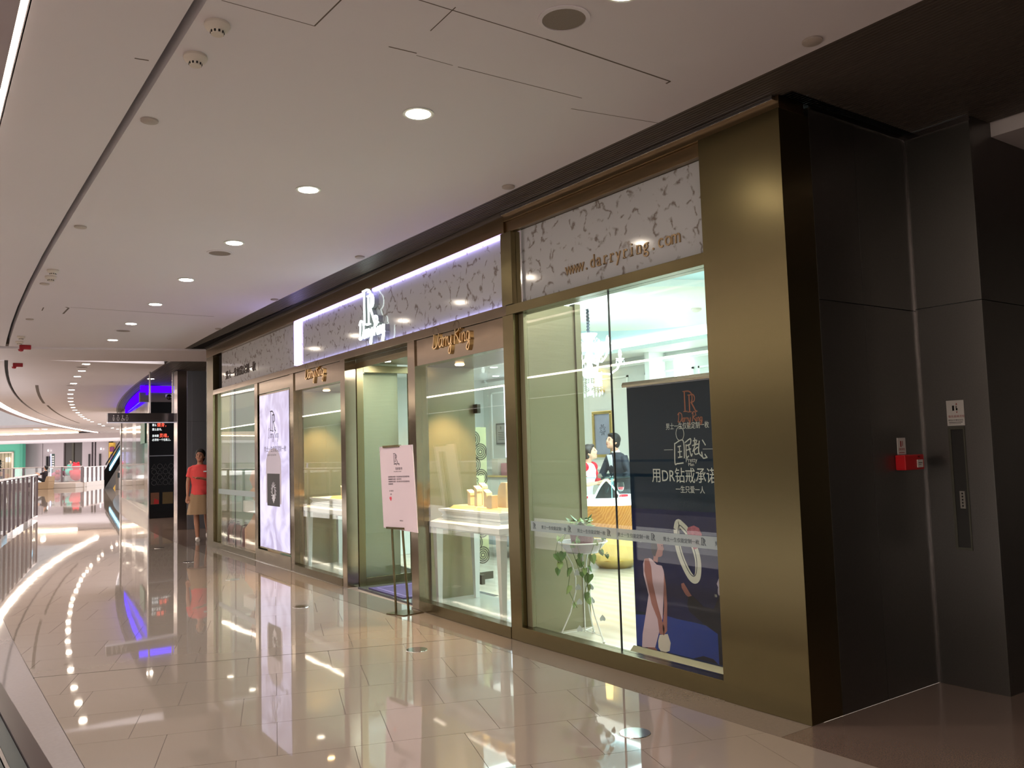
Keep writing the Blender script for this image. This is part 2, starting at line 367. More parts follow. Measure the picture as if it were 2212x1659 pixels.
# wide floor beyond the void
far = MB(); far.prism([(2.5, 25.8), (6, 25.8), (14, 46), (18, 66), (-12, 75), (-20, 60), (-14, 40)], -0.3, -0.001); far.build('hall_paving', TILE, floor)
MB().prism([tuple((tu * a + tv * b)[:]) for a, b in ((-1.6, 6.548), (1.3, 6.548), (1.3, 6.556), (-1.6, 6.556))], -0.02, -0.0005).build('expansion_joint', DARKV, floor)
MB().box(-30, -0.4, -20, 60, -5.3, -5.0).build('lower_paving', TILE, structure('floor'))

# ================================================================ ceiling
ceil = structure('ceiling', (0, 0, ZC)); ZT = ZC + 0.16
def csweep(name, x0, x1, z0, z1, a, b, m, par=None, F=CV, **k):
    return MB().sweep([(x0, z0), (x1, z0), (x1, z1), (x0, z1)], yr(a, b), F).build(name, m, par or ceil, **k)
csweep('plaster', 0.94, 3.5, ZC, ZT, -4, 15.5, CEIL); csweep('plaster', 0.345, 0.895, ZC, ZT, -4, 15.5, CEIL)
csweep('groove_back', 0.90, 0.935, ZC + 0.09, ZT, -4, 15.5, DARKV)
csweep('plaster', 0.345, 0.90, ZC, ZT, 17.7, 60, CEIL); csweep('plaster', 0.96, 3.60, ZC, ZT, 17.4, 60, CEIL)
csweep('groove_back', 0.90, 0.96, ZC + 0.05, ZT, 17.7, 60, DARKV)
csweep('plaster', 0.34, 0.35, ZC, ZT, -4, 60, CEIL)
csweep('inner_groove', 1.45, 1.52, ZC - 0.003, ZC + 0.01, 23, 30, CEIL2); csweep('inner_groove', 1.50, 1.56, ZC - 0.003, ZC + 0.01, 31, 45, CEIL2)
# cove light along the void edge: a slot that widens, with an outer lip
ledw = lambda y: 0.035 + 0.17 * min(1, max(0, (y - 8) / 18))
MB().sweep([(0, ZC + 0.03), (1, ZC + 0.03), (1, ZC + 0.05), (0, ZC + 0.05)], yr(-4, 60), F=lambda x, y, z: CV(0.345 - (1 - x) * ledw(y), y, z)).build('cove_strip', emis('cove_glow', (1, .86, .68), 16), ceil)
MB().sweep([(0, ZC - 0.02), (0.2, ZC - 0.02), (0.2, ZT), (0, ZT)], yr(-4, 60), F=lambda x, y, z: CV(0.345 - ledw(y) - 0.2 + x, y, z)).build('cove_lip', mat('lip_paint', 'b5a9ae', 0.7), ceil)
# cross beam
be = Vector((0.965, -0.262, 0)); bf = Vector((0.262, 0.965, 0)); B0 = Vector((0.34, 15.78, 0))
BF = lambda a, b, z: B0 + be * a + bf * b + Vector((0, 0, z))
beam = structure('trim_1', (2.0, 16.2, ZC - 0.02))
MB().box(-0.2, 6.5, -0.25, 0.0, ZC + 0.012, ZT, BF).build('recess', CEIL2, beam)
MB().box(-1.2, 6.5, 0.0, 0.9, ZC - 0.03, ZT, BF).build('board', CEIL, beam)
MB().box(-1.2, 6.5, 0.9, 1.0, ZC + 0.01, ZT, BF).build('recess', CEIL2, beam)
MB().box(-1.2, 6.5, 1.0, 1.9, ZC - 0.01, ZT, BF).build('board', CEIL, beam)
# joints, seams and marks in the plaster
cr = MB()
def crack(p, q, w):
    p = Vector(p); q = Vector(q); t = (q - p).normalized(); n = Vector((-t.y, t.x)) * w / 2
    cr.prism([(p + n)[:], (q + n)[:], (q - n)[:], (p - n)[:]], ZC - 0.0012, ZC + 0.002)
for p, q, w in [((1.39, 3.38), (1.4, 3.12), .006), ((1.67, 2.95), (2.33, 2.94), .004), ((2.33, 2.94), (3.15, 2.96), .008), ((3.15, 2.96), (3.15, 2.99), .01), ((.8, 4.1), (.86, 4.09), .008), ((1.75, 3.38), (1.89, 3.37), .006), ((2.13, 3.39), (2.89, 3.36), .003), ((2.93, 3.5), (3.5, 3.4), .003), ((1.84, 3.15), (1.83, 2.92), .004), ((.99, 3.38), (1.39, 3.38), .0025), ((1.45, 11.31), (1.49, 11.37), .02), ((1.49, 11.37), (1.49, 11.85), .02), ((1.23, 11.45), (1.24, 11.7), .012), ((1.5, 11.31), (3.2, 11.31), .006), ((1.9, 3.39), (2.1, 3.39), .002)]: crack(p, q, w)
cr.build('plaster_joint', CEIL2, ceil, kind='stuff')
# louvred dark strip
csweep('louvre_back', 3.5, 3.83, ZC + 0.03, ZT, 2.78, 15.0, DARKV)
MB().box(3.5, 5.25, -4, 2.78, ZC + 0.03, ZT).build('louvre_back', DARKV, ceil)
lv = MB()
for i in range(11): lv.sweep([(3.503 + .026 * i, ZC), (3.52 + .026 * i, ZC), (3.52 + .026 * i, ZC + .028), (3.503 + .026 * i, ZC + .028)], yr(2.78, 14.9))
for i in range(67): lv.box(3.503 + .026 * i, 3.52 + .026 * i, -3, 2.78 if i < 12 else (2.78 if 3.503 + .026 * i < 5.0 else 2.38), ZC, ZC + .028)
lv.build('louvre_slats', LOUV, ceil, kind='stuff')
MB().box(5.25, 9, -3.5, 2.364, 3.235, 3.45).build('lobby_panel', CEIL, ceil)
MB().sweep([(3.60, ZC), (3.63, ZC), (3.63, ZC + .05), (3.60, ZC + .05)], yr(17.4, 36)).build('louvre_edge', LOUV, ceil)
lv = MB()
for i in range(30): lv.sweep([(3.63 + .04 * i, ZC), (3.655 + .04 * i, ZC), (3.655 + .04 * i, ZC + .03), (3.63 + .04 * i, ZC + .03)], yr(16.4 + .02 * i, 36 if i < 6 else 22.3))
lv.build('louvre_slats', LOUV, ceil, kind='stuff'); csweep('louvre_back', 3.6, 4.9, ZC + 0.03, ZT, 16.5, 36, DARKV)
csweep('blue_cove', 3.88, 3.92, 3.08, ZC - 0.005, 22.4, 33, emis('blue_cove_glow', (0.045, 0.0, 1.0), 1.5))

# ================================================================ ceiling fittings
LAMPG = emis('downlight_glow', (1, .87, .70), 40)
def downlight(x, y):
    t = thing('recessed_downlight', 'round recessed downlight lit in the long row over the corridor', 'ceiling light', (x, y, ZC), 'downlights in the corridor ceiling row')
    MB().lathe((x, y, ZC), [(0.088, -0.001), (0.088, -0.006), (0.068, -0.006), (0.068, -0.001)], 24).build('trim_ring', WHITE, t, smooth=True)
    MB().lathe((x, y, ZC), [(0.0005, -0.0075), (0.067, -0.0075), (0.067, -0.002), (0.0005, -0.002)], 24).build('lens', LAMPG, t); return t
dl = [(2.35, .84), (2.35, 2.44), (2.24, 3.99), (2.23, 5.57), (2.24, 7.3), (2.28, 9.06), (2.33, 10.67), (2.38, 12.34), (2.46, 14.12), (2.64, 17.8), (2.76, 19.16), (2.86, 20.45), (3.04, 22.28), (3.27, 24.29), (3.44, 25.78), (3.66, 27.38), (3.87, 28.92), (4.12, 30.49), (4.37, 32.08), (4.64, 33.67), (4.97, 35.36), (5.3, 37.08), (5.6, 38.6), (5.95, 40.24), (6.28, 41.58), (6.71, 43.42), (7.48, 46.24), (8.01, 48.37), (9.04, 51.76), (9.6, 53.4), (10.12, 55.05)]
ORD = 'second third fourth fifth sixth seventh eighth ninth tenth eleventh twelfth thirteenth fourteenth fifteenth sixteenth seventeenth eighteenth nineteenth twentieth twenty-first twenty-second'.split()
proto = downlight(*dl[0])
where = {2: 'nearest lit round downlight, biggest glow on the pale corridor ceiling', 3: 'second nearest lit round downlight of the corridor ceiling', 4: 'third nearest round downlight, just beyond it a grey speaker disc', 5: 'fourth nearest round downlight of the corridor ceiling', 6: 'fifth nearest round downlight of the corridor ceiling', 7: 'sixth nearest round downlight of the corridor ceiling, a grey disc behind it', 8: 'last round downlight before the cross beam of the ceiling', 9: 'first round downlight beyond the cross beam of the ceiling'}
for i, (x, y) in enumerate(dl):
    if i: c = dup(proto, (x, y, ZC)); c['label'] = where.get(i, ORD[i - 10] + ' small downlight beyond the cross beam in the curving ceiling row' if i > 9 else 'half hidden round downlight at the top edge beside the speaker grille')
    if y < 45:
        l = bpy.data.lights.new('downlight_lamp', 'SPOT'); l.energy = 72 if y < 16 else 170; l.color = WARM; l.spot_size = math.radians(125); l.spot_blend = 0.6; l.shadow_soft_size = 0.06
        lo = bpy.data.objects.new('downlight_lamp', l); lo.location = (x, y, ZC - 0.02); COL.objects.link(lo)
proto['label'] = 'round recessed downlight above and behind the camera position'
def disc(name, x, y, r, m, label, cat, group, z=0.008):
    mb = MB(); mb.lathe((x, y, ZC), [(r * .2, 0), (r, -0.001), (r, -z), (r * .93, -z - .002), (r * .0 + .001, -z - .003)], 24)
    o = mb.build(name, m, None, label, cat, group, smooth=True, origin=Vector((x, y, ZC))); return o
spk = mat('speaker_grille', '8d8278', 0.7, vary=(300, .3))
def speaker(x, y, label):
    t = thing('ceiling_speaker', label, 'speaker', (x, y, ZC), 'round ceiling speakers')
    MB().lathe((x, y, ZC), [(0.115, -0.0005), (0.115, -0.006), (0.096, -0.008), (0.096, -0.0005)], 32).build('rim', CEIL, t, smooth=True)
    MB().lathe((x, y, ZC), [(0.001, -0.004), (0.095, -0.004), (0.095, -0.001), (0.001, -0.001)], 32).build('grille', spk, t)
    return t
s0 = speaker(2.28, 2.75, 'large round grey speaker grille in the nearest part of the ceiling')
for (x, y), l in zip([(2.24, 7.73), (2.41, 13.05), (2.66, 18.4), (3.06, 22.9)], ['grey round speaker disc beside the third downlight', 'grey round speaker disc just before the last downlight of the near ceiling', 'grey speaker disc right behind the first lamp past the cross beam', 'grey speaker disc beyond the fourth lamp past the cross beam']): dup(s0, (x, y, ZC), label=l)
cover = mat('sprinkler_cover', 'b9afa6', 0.6)
for x, y, l in [(3.4, 2.29, 'pale round cap in the ceiling above the brass pillar'), (3.42, 4.81, 'small round ceiling cap above the web address panel'), (3.42, 7.28, 'small round ceiling cap above the right end of the lit logo panel'), (3.47, 9.76, 'small round ceiling cap above the left end of the lit logo panel'), (3.55, 12.33, 'small round ceiling cap above the leftmost marble panel'), (1.02, 4.83, 'largest round cap beside the dark ceiling groove, nearest one'), (1.04, 7.35, 'second round cap along the dark ceiling groove'), (1.07, 9.9, 'third round cap along the groove, next to the paired smoke detectors'), (1.18, 12.44, 'fourth round cap along the groove, before the cross beam')]:
    disc('sprinkler_cover', x, y, 0.046, cover, l, 'ceiling cap', 'round sprinkler caps', 0.01)
smk = mat('detector_plastic', 'd8d0c4', 0.5)
def smoke(x, y, label):
    t = thing('smoke_detector', label, 'smoke detector', (x, y, ZC), 'smoke detectors')
    MB().lathe((x, y, ZC), [(0.001, 0), (0.052, 0), (0.055, -0.012), (0.048, -0.026), (0.03, -0.034), (0.026, -0.05), (0.001, -0.052)], 24).build('body', smk, t, smooth=True)
    mb = MB()
    for k in range(10):
        a = k * math.pi / 5; mb.box(-.004, .004, .0262, .0300, -0.046, -0.036, lambda p, q, z, a=a: Vector((x + p * math.cos(a) - q * math.sin(a), y + p * math.sin(a) + q * math.cos(a), ZC + z)))
    mb.build('vents', DARKV, t); return t
sd = smoke(1.03, 3.58, 'white smoke detector nearest the top edge, right one of the near pair')
for x, y, l in [(1.03, 3.93, 'white smoke detector just behind the nearest one by the groove'), (1.06, 9.16, 'smoke detector of the middle pair, nearer to the camera'), (1.08, 9.49, 'smoke detector of the middle pair, farther from the camera'), (1.24, 14.2, 'small smoke detector above the red alarm before the beam'), (1.27, 14.8, 'small smoke detector right beside the red alarm before the beam')]: dup(sd, (x, y, ZC), label=l)
red = mat('alarm_red', 'a01523', 0.35)
for x, y, l in [(1.36, 15.25, 'red ceiling alarm just before the cross beam'), (1.50, 18.05, 'red ceiling alarm just beyond the cross beam')]:
    t = thing('ceiling_alarm', l, 'alarm', (x, y, ZC), 'red ceiling alarms')
    MB().box(x - .05, x + .11, y - .035, y + .035, ZC - .07, ZC).build('housing', red, t, bevel=.008)
    MB().lathe((x - .03, y - .01, ZC - .07), [(0.001, -.04), (.03, -.03), (.042, 0), (.001, 0.001)], 16).build('horn', red, t, smooth=True)

# ================================================================ shop front
front = structure('wall_right', (XF, YK, 0))
def fb(name, s0, s1, d0, d1, z0, z1, m, par=None, bevel=0.002, **k): return MB().box(s0, s1, d0, d1, z0, z1, WF).build(name, m, par or front, bevel=bevel, **k)
fb('top_beam', -2.62, 0, -0.02, 0.2, 3.245, 3.318, BRASSD); fb('top_beam', -2.05, 0.0, 0.0, 0.2, 3.16, 3.244, BRASSD)
fb('top_beam', 0.001, 9.4, -0.02, 0.2, 3.16, 3.318, BRASSD)
fb('cove_trim', -2.60, 0, -0.05, -0.02, 3.29, 3.318, STEELL); fb('cove_trim', 0.001, 9.3, -0.05, -0.02, 3.29, 3.318, LOUV)
pil = structure('wall_pillar', (XF, 2.76, 0))
MB().prism([(XF - .03, 2.763), (XF + .235, 2.763), (XF + .235, YK - 2.05), (XF - .03, YK - 2.05)], 0, 3.244).build('brass_cladding', BRASS, pil, bevel=.002)
for s0, s1 in ((-0.085, 0.06), (1.6, 1.745), (3.30, 3.43), (5.0, 5.13), (6.52, 6.66)): fb('post', s0, s1, -0.015, 0.12, 0, 2.5, BRONZE if s0 > 1 else BRASS)
fb('post', -0.085, 0.06, -0.015, 0.10, 2.58, 3.158, BRASS)
fb('end_column', 8.95, 9.35, -0.02, 0.25, 0, 3.158, BRASS)
fb('transom', -2.05, 0, -0.02, 0.12, 2.50, 2.573, BRASS); fb('transom', 0.001, 8.95, -0.02, 0.12, 2.50, 2.578, BRONZE)
for s0, s1, z in ((-2.05, -0.086, .11), (0.061, 1.6, .09), (3.431, 5.0, .09), (6.661, 8.95, .09)): fb('plinth', s0, s1, -0.02, 0.08, 0, z, BRASS)
fb('plinth', 5.131, 6.52, -0.02, 0.1, 0, 0.17, BRONZE)
fb('header_panel', 0.061, 1.6, 0.0, 0.1, 2.255, 2.498, BRONZE); fb('header_panel', 3.431, 5.0, 0.0, 0.1, 2.275, 2.498, BRONZE); fb('header_panel', 5.131, 6.52, 0.0, 0.1, 2.335, 2.498, BRONZE)
fb('return_panel', 3.30, 3.32, 0.12, 0.17, 0, 2.44, BRASSD)
# marble fascias
fb('marble_panel', -2.05, -0.087, 0.05, 0.10, 2.575, 3.158, MARB); fb('marble_panel', 0.062, 4.80, 0.03, 0.10, 2.58, 3.158, MARB); fb('marble_panel', 5.02, 8.62, 0.04, 0.10, 2.58, 3.158, MARB)
fb('panel_edge', 8.62, 8.95, 0.08, 0.10, 2.58, 3.158, DARKV)
fb('panel_edge', -0.16, -0.087, 0.03, 0.05, 2.575, 3.158, CHROME)
fb('led_strip', 4.82, 4.99, 0.0, 0.10, 2.60, 3.156, emis('violet_white_led', (0.50, 0.42, 1.0), 4.5))
fb('led_strip', 0.062, 4.82, 0.004, 0.028, 3.146, 3.157, emis('violet_white_led', (0.50, 0.42, 1.0), 4.5), bevel=0)
fb('led_strip', 0.062, 4.82, 0.004, 0.028, 2.579, 2.584, emis('soft_violet_led', (0.55, 0.5, 1.0), 3.0), bevel=0)
# letters of the shop front
mp = facemap(0.6, -0.001, 2.31); m1 = facemap(1.22, 0.0, 2.36)
LETB = mat('raised_bronze_letters', (0.75, 0.55, 0.28), 0.15, 1.0); WARMLIT = emis('lit_letter_face', (0.85, 1.0, 0.95), 3.0)
script(MB(), NAME, 0.66, facemap(1.22, 0.0, 2.375), w=.012, ext=0.02, tall=1.15).build('raised_lettering', LETB, None, 'raised bronze script lettering over the right display window', 'lettering')
script(MB(), NAME, 0.62, facemap(4.54, 0.0, 2.385), w=.012, ext=0.02, tall=1.15).build('raised_lettering', LETB, None, 'raised bronze script lettering over the left display window', 'lettering')
t = thing('illuminated_sign', 'white glowing two letter logo with script name on lit marble', 'sign', WF(2.5, 0.0, 2.65))
mlg = facemap(2.71, 0.03, 2.80); logo(MB(), 0.37, lambda x, y, z: mlg(x, y, z + .05), ext=.012, w=.058).build('logo_face', WARMLIT, t)
logo(MB(), 0.37, lambda x, y, z: mlg(x, y, z), ext=.05, w=.06).build('logo_body', mat('letter_return', '9aa0a0', .4), t)
mls = facemap(2.84, 0.03, 2.66); script(MB(), NAME, 0.62, lambda x, y, z: mls(x, y, z + .05), w=.016, ext=.012, tall=1.25).build('script_face', WARMLIT, t)
script(MB(), NAME, 0.62, lambda x, y, z: mls(x, y, z), w=.017, ext=.05, tall=1.25).build('script_body', MATS['letter_return'], t)
text(MB(), LINE, 0.15, facemap(8.38, 0.04, 2.72), ext=.01, sx=1.08).build('raised_lettering', mat('dark_letters', '4d403a', .4), None, 'row of dark raised characters on the leftmost marble panel', 'lettering')
wt = thing('web_address', 'tan web address lettering on the right marble panel', 'lettering', WF(-1.2, .05, 2.7)); wmp = facemap(-0.68, 0.05, 2.695)
for i, ch in enumerate('www.darryring.com'):
    wm = MB(); text(wm, ch, 0.135, wmp, 0.066 * i + .033, 0, .008, 'CENTER', sx=.85)
    if ch in 'rin': rectp(wm, .066 * i + .012, .066 * i + .042, 0, .008, wmp, 0, .008)
    wm.build('letter', mat('tan_letters', (0.35, 0.24, 0.13), 0.3, 0.6), wt)


# windows of the shop
def pane(par, s0, s1, z0, z1, d=0.045, m=GLASS): return fb('pane', s0, s1, d, d + .01, z0, z1, m, par, bevel=0)
w1 = structure('window_1', WF(-1.0, 0.05, 0.11)); pane(w1, -2.05, -1.124, .11, 2.5); pane(w1, -1.117, -0.087, .11, 2.5)
fb('joint', -1.124, -1.117, .044, .056, .11, 2.5, mat('dark_seal', '202322', .4), w1, bevel=0)
fb('side_channel', -0.15, -0.087, .035, .07, .11, 2.5, OLIVE, w1)
fb('frosted_band', -2.05, -0.16, .041, .044, .832, .905, FROST, w1, bevel=0)
bt = MB(); btm = facemap(-0.16, .041, .847)
for k in range(5):
    logo(bt, .042, btm, .03 + k * .42, .004, .0008, .1); text(bt, LINE, .03, btm, .13 + k * .42, .008, .0008)
bt.build('band_print', mat('band_ink', '39434a', .5), w1)
w2 = structure('window_2', WF(.8, 0.05, 0.09)); pane(w2, .061, 1.6, .09, 2.256)
w3 = structure('window_3', WF(4.2, 0.05, 0.09)); pane(w3, 3.431, 5.0, .09, 2.276)
w4 = structure('window_4', WF(7.8, 0.05, 0.09)); pane(w4, 6.661, 8.95, .09, 2.5)
fb('frosted_band', 6.67, 8.94, .041, .044, .87, .95, FROST, w4, bevel=0); fb('side_channel', 8.86, 8.95, .035, .1, .09, 2.5, OLIVE, w4)
fb('stile', 7.9, 7.905, .044, .056, .09, 2.5, MATS['dark_seal'], w4, bevel=0)

# lobby walls at the right
lob = structure('wall_lobby', (4.5, 2.76, 0)); LY = 2.763
for x0, x1 in ((4.027, 4.448), (4.452, 4.992)):
    for z0, z1 in ((0, 2.218), (2.222, 3.3)): MB().box(x0, x1, LY, LY + .03, z0, z1).build('steel_panel', STEEL, lob, bevel=.001)
for z0, z1 in ((0, 2.228), (2.232, 3.3)): MB().box(4.992, 5.02, 2.365, LY - .002, z0, z1).build('steel_panel', STEEL, lob, bevel=.001)
for z0, z1 in ((0, 2.228), (2.232, 3.34)):
    for x0, x1 in ((5.02, 6.2), (6.203, 7.6)): MB().box(x0, x1, 2.365, 2.39, z0, z1).build('steel_panel', STEEL, lob, bevel=.001)
MB().box(4.0, 5.02, LY + .03, LY + .04, 0, 3.3).box(5.02, 7.6, 2.39, 2.4, 0, 3.3).build('backing', DARKV, lob)
MB().box(4.03, 5.0, LY - .01, LY, 3.285, 3.318).box(4.982, 4.992, 2.36, LY, 3.285, 3.318).build('shadow_trim', STEELL, lob)
MB().box(4.984, 4.992, LY - .008, LY, 0, 3.285).build('corner_trim', STEELL, lob)
MB().box(7.6, 7.7, -4, 2.4, 0, 3.3).build('far_side', STEEL, lob)
MB().box(0.4, 7.7, -4.2, -4, 0, 3.4).build('wall_back', mat('back_wall_stone', '9a8c7e', .5), None, kind='structure')

# ================================================================ shop interior
shop = structure('wall_shop', (6.7, 8.5, 0))
XB = 9.65; ZS = 2.9
MB().prism([(XF + .10, 2.80), (XB, 2.80), (XB, 14.75), (XF + .39, 14.75), (XF + .10, YK)], -0.06, 0.0).build('floor', wood('shop_marble', 'cbc4b3', 'c0b8a6', .12, 0, (.8, .5, 1)), None, kind='structure')
MB().box(XB, XB + .1, 2.7, 14.8, 0, 3.3).build('back_wall', WALLP, shop)
MB().box(XF + .24, XB, 2.80, 2.9, 0, 3.2).build('side_wall', WALLP, shop); MB().box(XF + .3, XB, 14.7, 14.8, 0, 3.3).build('side_wall', WALLP, shop)
MB().box(XF + .28, XB, 14.8, 14.85, 0, 3.3).build('outer_cladding', STEEL, shop)
MB().sweep([(3.8, 3.32), (9.75, 3.32), (9.75, 3.42), (3.8, 3.42)], [2.7, 14.85], F=WW).build('roof', DARKV, shop)
# ceiling with a raised tray and a glowing cove
scl = structure('ceiling', (7, 8, ZS))
for a in ((XF + .42, 5.2, 2.9, 14.7), (8.9, XB, 2.9, 14.7), (5.2, 8.9, 2.9, 4.3), (5.2, 8.9, 10.2, 14.7)): MB().box(a[0], a[1], a[2], a[3], ZS, ZS + .06).build('board', WHITE, scl)
MB().box(5.0, 9.1, 4.1, 10.4, ZS + .2, ZS + .26).build('tray', mat('tray_paint', 'bfe0ea', .7), scl)
MB().box(5.02, 5.06, 4.1, 10.4, ZS + .06, ZS + .2).box(9.04, 9.08, 4.1, 10.4, ZS + .06, ZS + .2).box(5.06, 9.04, 4.12, 4.16, ZS + .06, ZS + .2).box(5.06, 9.04, 10.34, 10.38, ZS + .06, ZS + .2).build('cove_glow', emis('cool_cove', (.82, 1, 1), 3.5), scl)
MB().lathe((6.9, 7.2, ZS + .1), [(.001, 0), (1.45, 0), (1.5, .03), (1.5, .1), (.001, .1)], 48).build('round_tray', WHITE, scl, smooth=True)
MB().box(XF + .1, 3.98, 2.9, 5.3, 2.56, ZS).build('window_head', mat('head_paint', '8b9086', .6), scl)
for a in ((4.35, 4.42, 3.0, 5.2),): MB().box(*a, ZS - .012, ZS - .002).build('cove_glow', emis('cream_cove', (1, .98, .9), 9), scl)
# wall mouldings
mo = mat('moulding_paint', 'e9f0ea', .45); mm = MB()
mm.box(XB - .05, XB, 2.9, 14.7, 2.76, 2.84).box(XB - .03, XB, 2.9, 14.7, 1.06, 1.11).box(XB - .03, XB, 2.9, 14.7, 0, .14); mm.build('cornice', mo, shop)
def frame_mould(y0, y1, z0, z1):
    m = MB()
    for a in ((y0, y1, z0, z0 + .03), (y0, y1, z1 - .03, z1), (y0, y0 + .03, z0, z1), (y1 - .03, y1, z0, z1)): m.box(XB - .025, XB, *a)
    m.build('wall_moulding', mo, shop)
for y0, y1 in ((4.0, 5.6), (5.9, 7.5), (7.8, 8.75), (8.85, 9.9), (10.3, 11.5), (11.9, 12.9), (13.1, 14.4)):
    frame_mould(y0, y1, 1.25, 2.62); frame_mould(y0, y1, .25, .95)
MB().box(XB - .12, XB - .01, 8.95, 9.15, 1.6, 2.75).build('lit_niche', emis('niche_glow', (.9, 1, 1), 3.5), shop)
MB().box(XB - .35, XB, 9.45, 9.55, 0, ZS).build('pilaster', WHITE, shop)
# partitions seen through the glass
par = structure('wall_partition', (4.2, 6, 0))
MB().box(XF + .07, 4.46, 5.39, 5.43, 0, 2.62).build('olive_panel', OLIVE, par); MB().box(4.46, 4.52, 5.375, 5.445, 0, 2.64).build('edge_post', OLIVE, par)
def dbox(s0, s1, zt):                                # display window box: floor, side panels, soffit, back doors
    b = structure('window_box', WF((s0 + s1) / 2, .4, 0))
    MB().box(s0, s1, .1, .70, 0, .06, WF).build('deck', mat('pale_marble_deck', 'b9b9ae', .15), b)
    MB().box(s1 - .02, s1 + .02, .1, .68, 0, zt + .25, WF).build('side_panel', OLIVE, b); MB().box(s0 - .02, s0 + .02, .1, .68, 0, zt + .25, WF).build('side_panel', OLIVE, b)
    MB().box(s0, s1, .1, .68, zt + .03, zt + .06, WF).build('soffit', BRASS, b)
    for a, c in ((s0 + .02, (s0 + s1) / 2 - .003), ((s0 + s1) / 2 + .003, s1 - .02)):
        p = MB().box(a, c, .68, .69, .07, zt + .02, WF).build('back_pane', GLASSC, b)
    for z in (.2, 1.86): MB().box(s1 - .09, s1 - .01, .665, .705, z - .045, z + .045, WF).build('hinge', mat('hinge_metal', '55524a', .3, 1), b, bevel=.003)
    for k, s in enumerate((s0 + .35, s1 - .35)):
        MB().lathe(WF(s, .33, zt + .02), [(.001, 0), (.04, 0), (.045, .008), (.001, .009)], 20).build('spot_lens', emis('warm_spot', (1, .62, .3), 14), b)
        l = bpy.data.lights.new('display_spot', 'SPOT'); l.energy = 120; l.color = (1, .64, .30); l.spot_size = math.radians(78); l.spot_blend = .5; l.shadow_soft_size = .03
        lo = bpy.data.objects.new('display_spot', l); lo.location = WF(s, .33, zt); COL.objects.link(lo)
    return b
dbox(.08, 1.70, 2.23); dbox(3.43, 5.09, 2.24)

CREAM = mat('cream_leather', 'ead9b4', .45); TABW = mat('white_lacquer', 'e4e9e6', .35); PLIN = mat('pale_tan_wood', 'd8b98a', .45); MOU = mat('grey_moulding', 'a8a48e', .4)
def display_table(s0, s1, label):
    t = thing('display_table', label, 'table', WF((s0 + s1) / 2, .35, .06), 'white display tables in the shop windows')
    z = .06
    MB().loft([[WF(s0 + a, .10 + a, h), WF(s1 - a, .10 + a, h), WF(s1 - a, .60 - a, h), WF(s0 + a, .60 - a, h)] for a, h in ((.03, .74), (.0, .76), (.0, .805), (.05, .83))]).build('table_top', TABW, t)
    for s in (s0 + .02, s1 - .09):
        for d in (.12, .52): MB().loft([[WF(s + a, d + a, h), WF(s + .07 - a, d + a, h), WF(s + .07 - a, d + .07 - a, h), WF(s + a, d + .07 - a, h)] for a, h in ((.015, z), (0, .75))]).build('leg', TABW, t)
    return t
def plinth(s0, s1, label):
    prof = [(.03, .83), (.035, .845), (.02, .855), (.03, .875), (.01, .90), (.0, .905), (.0, .925)]
    return MB().loft([[WF(s0 + a, .15 + a, h), WF(s1 - a, .15 + a, h), WF(s1 - a, .55 - a, h), WF(s0 + a, .55 - a, h)] for a, h in prof]).build('display_plinth', [TABW], None, label, 'plinth', 'moulded plinths on the display tables')
display_table(.38, 1.58, 'white slender legged display table in the right display window'); plinth(.45, 1.5, 'moulded white plinth on the right window display table')
display_table(3.52, 4.98, 'white slender legged display table in the left display window'); plinth(3.6, 4.9, 'moulded white plinth on the left window display table')
def tray_base(s0, s1, d0, d1, label):
    return MB().loft([[WF(s0, d0, .925), WF(s1, d0, .925), WF(s1, d1, .925), WF(s0, d1, .925)], [WF(s0 + .03, d0 + .03, .955), WF(s1 - .03, d0 + .03, .955), WF(s1 - .03, d1 - .03, .955), WF(s0 + .03, d1 - .03, .955)]]).build('jewellery_slab', PLIN, None, label, 'slab', 'tan bevelled jewellery supports')
def ringstand(s, d, h, label, w=.05):
    t = thing('ring_stand', label, 'ring stand', WF(s, d, .955), 'cream ring stands')
    MB().loft([[WF(s - w / 2, d - w / 2, .955), WF(s + w / 2, d - w / 2, .955), WF(s + w / 2, d + w / 2, .955), WF(s - w / 2, d + w / 2, .955)], [WF(s - w / 2, d - w / 2, .955 + h - .02), WF(s + w / 2, d - w / 2, .955 + h), WF(s + w / 2, d + w / 2, .955 + h), WF(s - w / 2, d + w / 2, .955 + h - .02)]]).build('column', CREAM, t, bevel=.003)
    MB().loft([[WF(s - w * .7, d - w * .6, .955 + h - .03), WF(s + w * .5, d - w * .6, .955 + h + .004), WF(s + w * .5, d + w * .6, .955 + h + .004), WF(s - w * .7, d + w * .6, .955 + h - .03)], [WF(s - w * .6, d - w * .6, .955 + h - .006), WF(s + w * .5, d - w * .6, .955 + h + .022), WF(s + w * .5, d + w * .6, .955 + h + .022), WF(s - w * .6, d + w * .6, .955 + h - .006)]]).build('top_pad', CREAM, t, bevel=.003)
    c = WF(s, d, .955 + h + .018); MB().tube([c + Vector((0, math.cos(a) * .010, math.sin(a) * .010)) for a in [k * math.pi / 6 for k in range(13)]], .0012, 6).build('ring', CHROME, t, smooth=True)
    return t
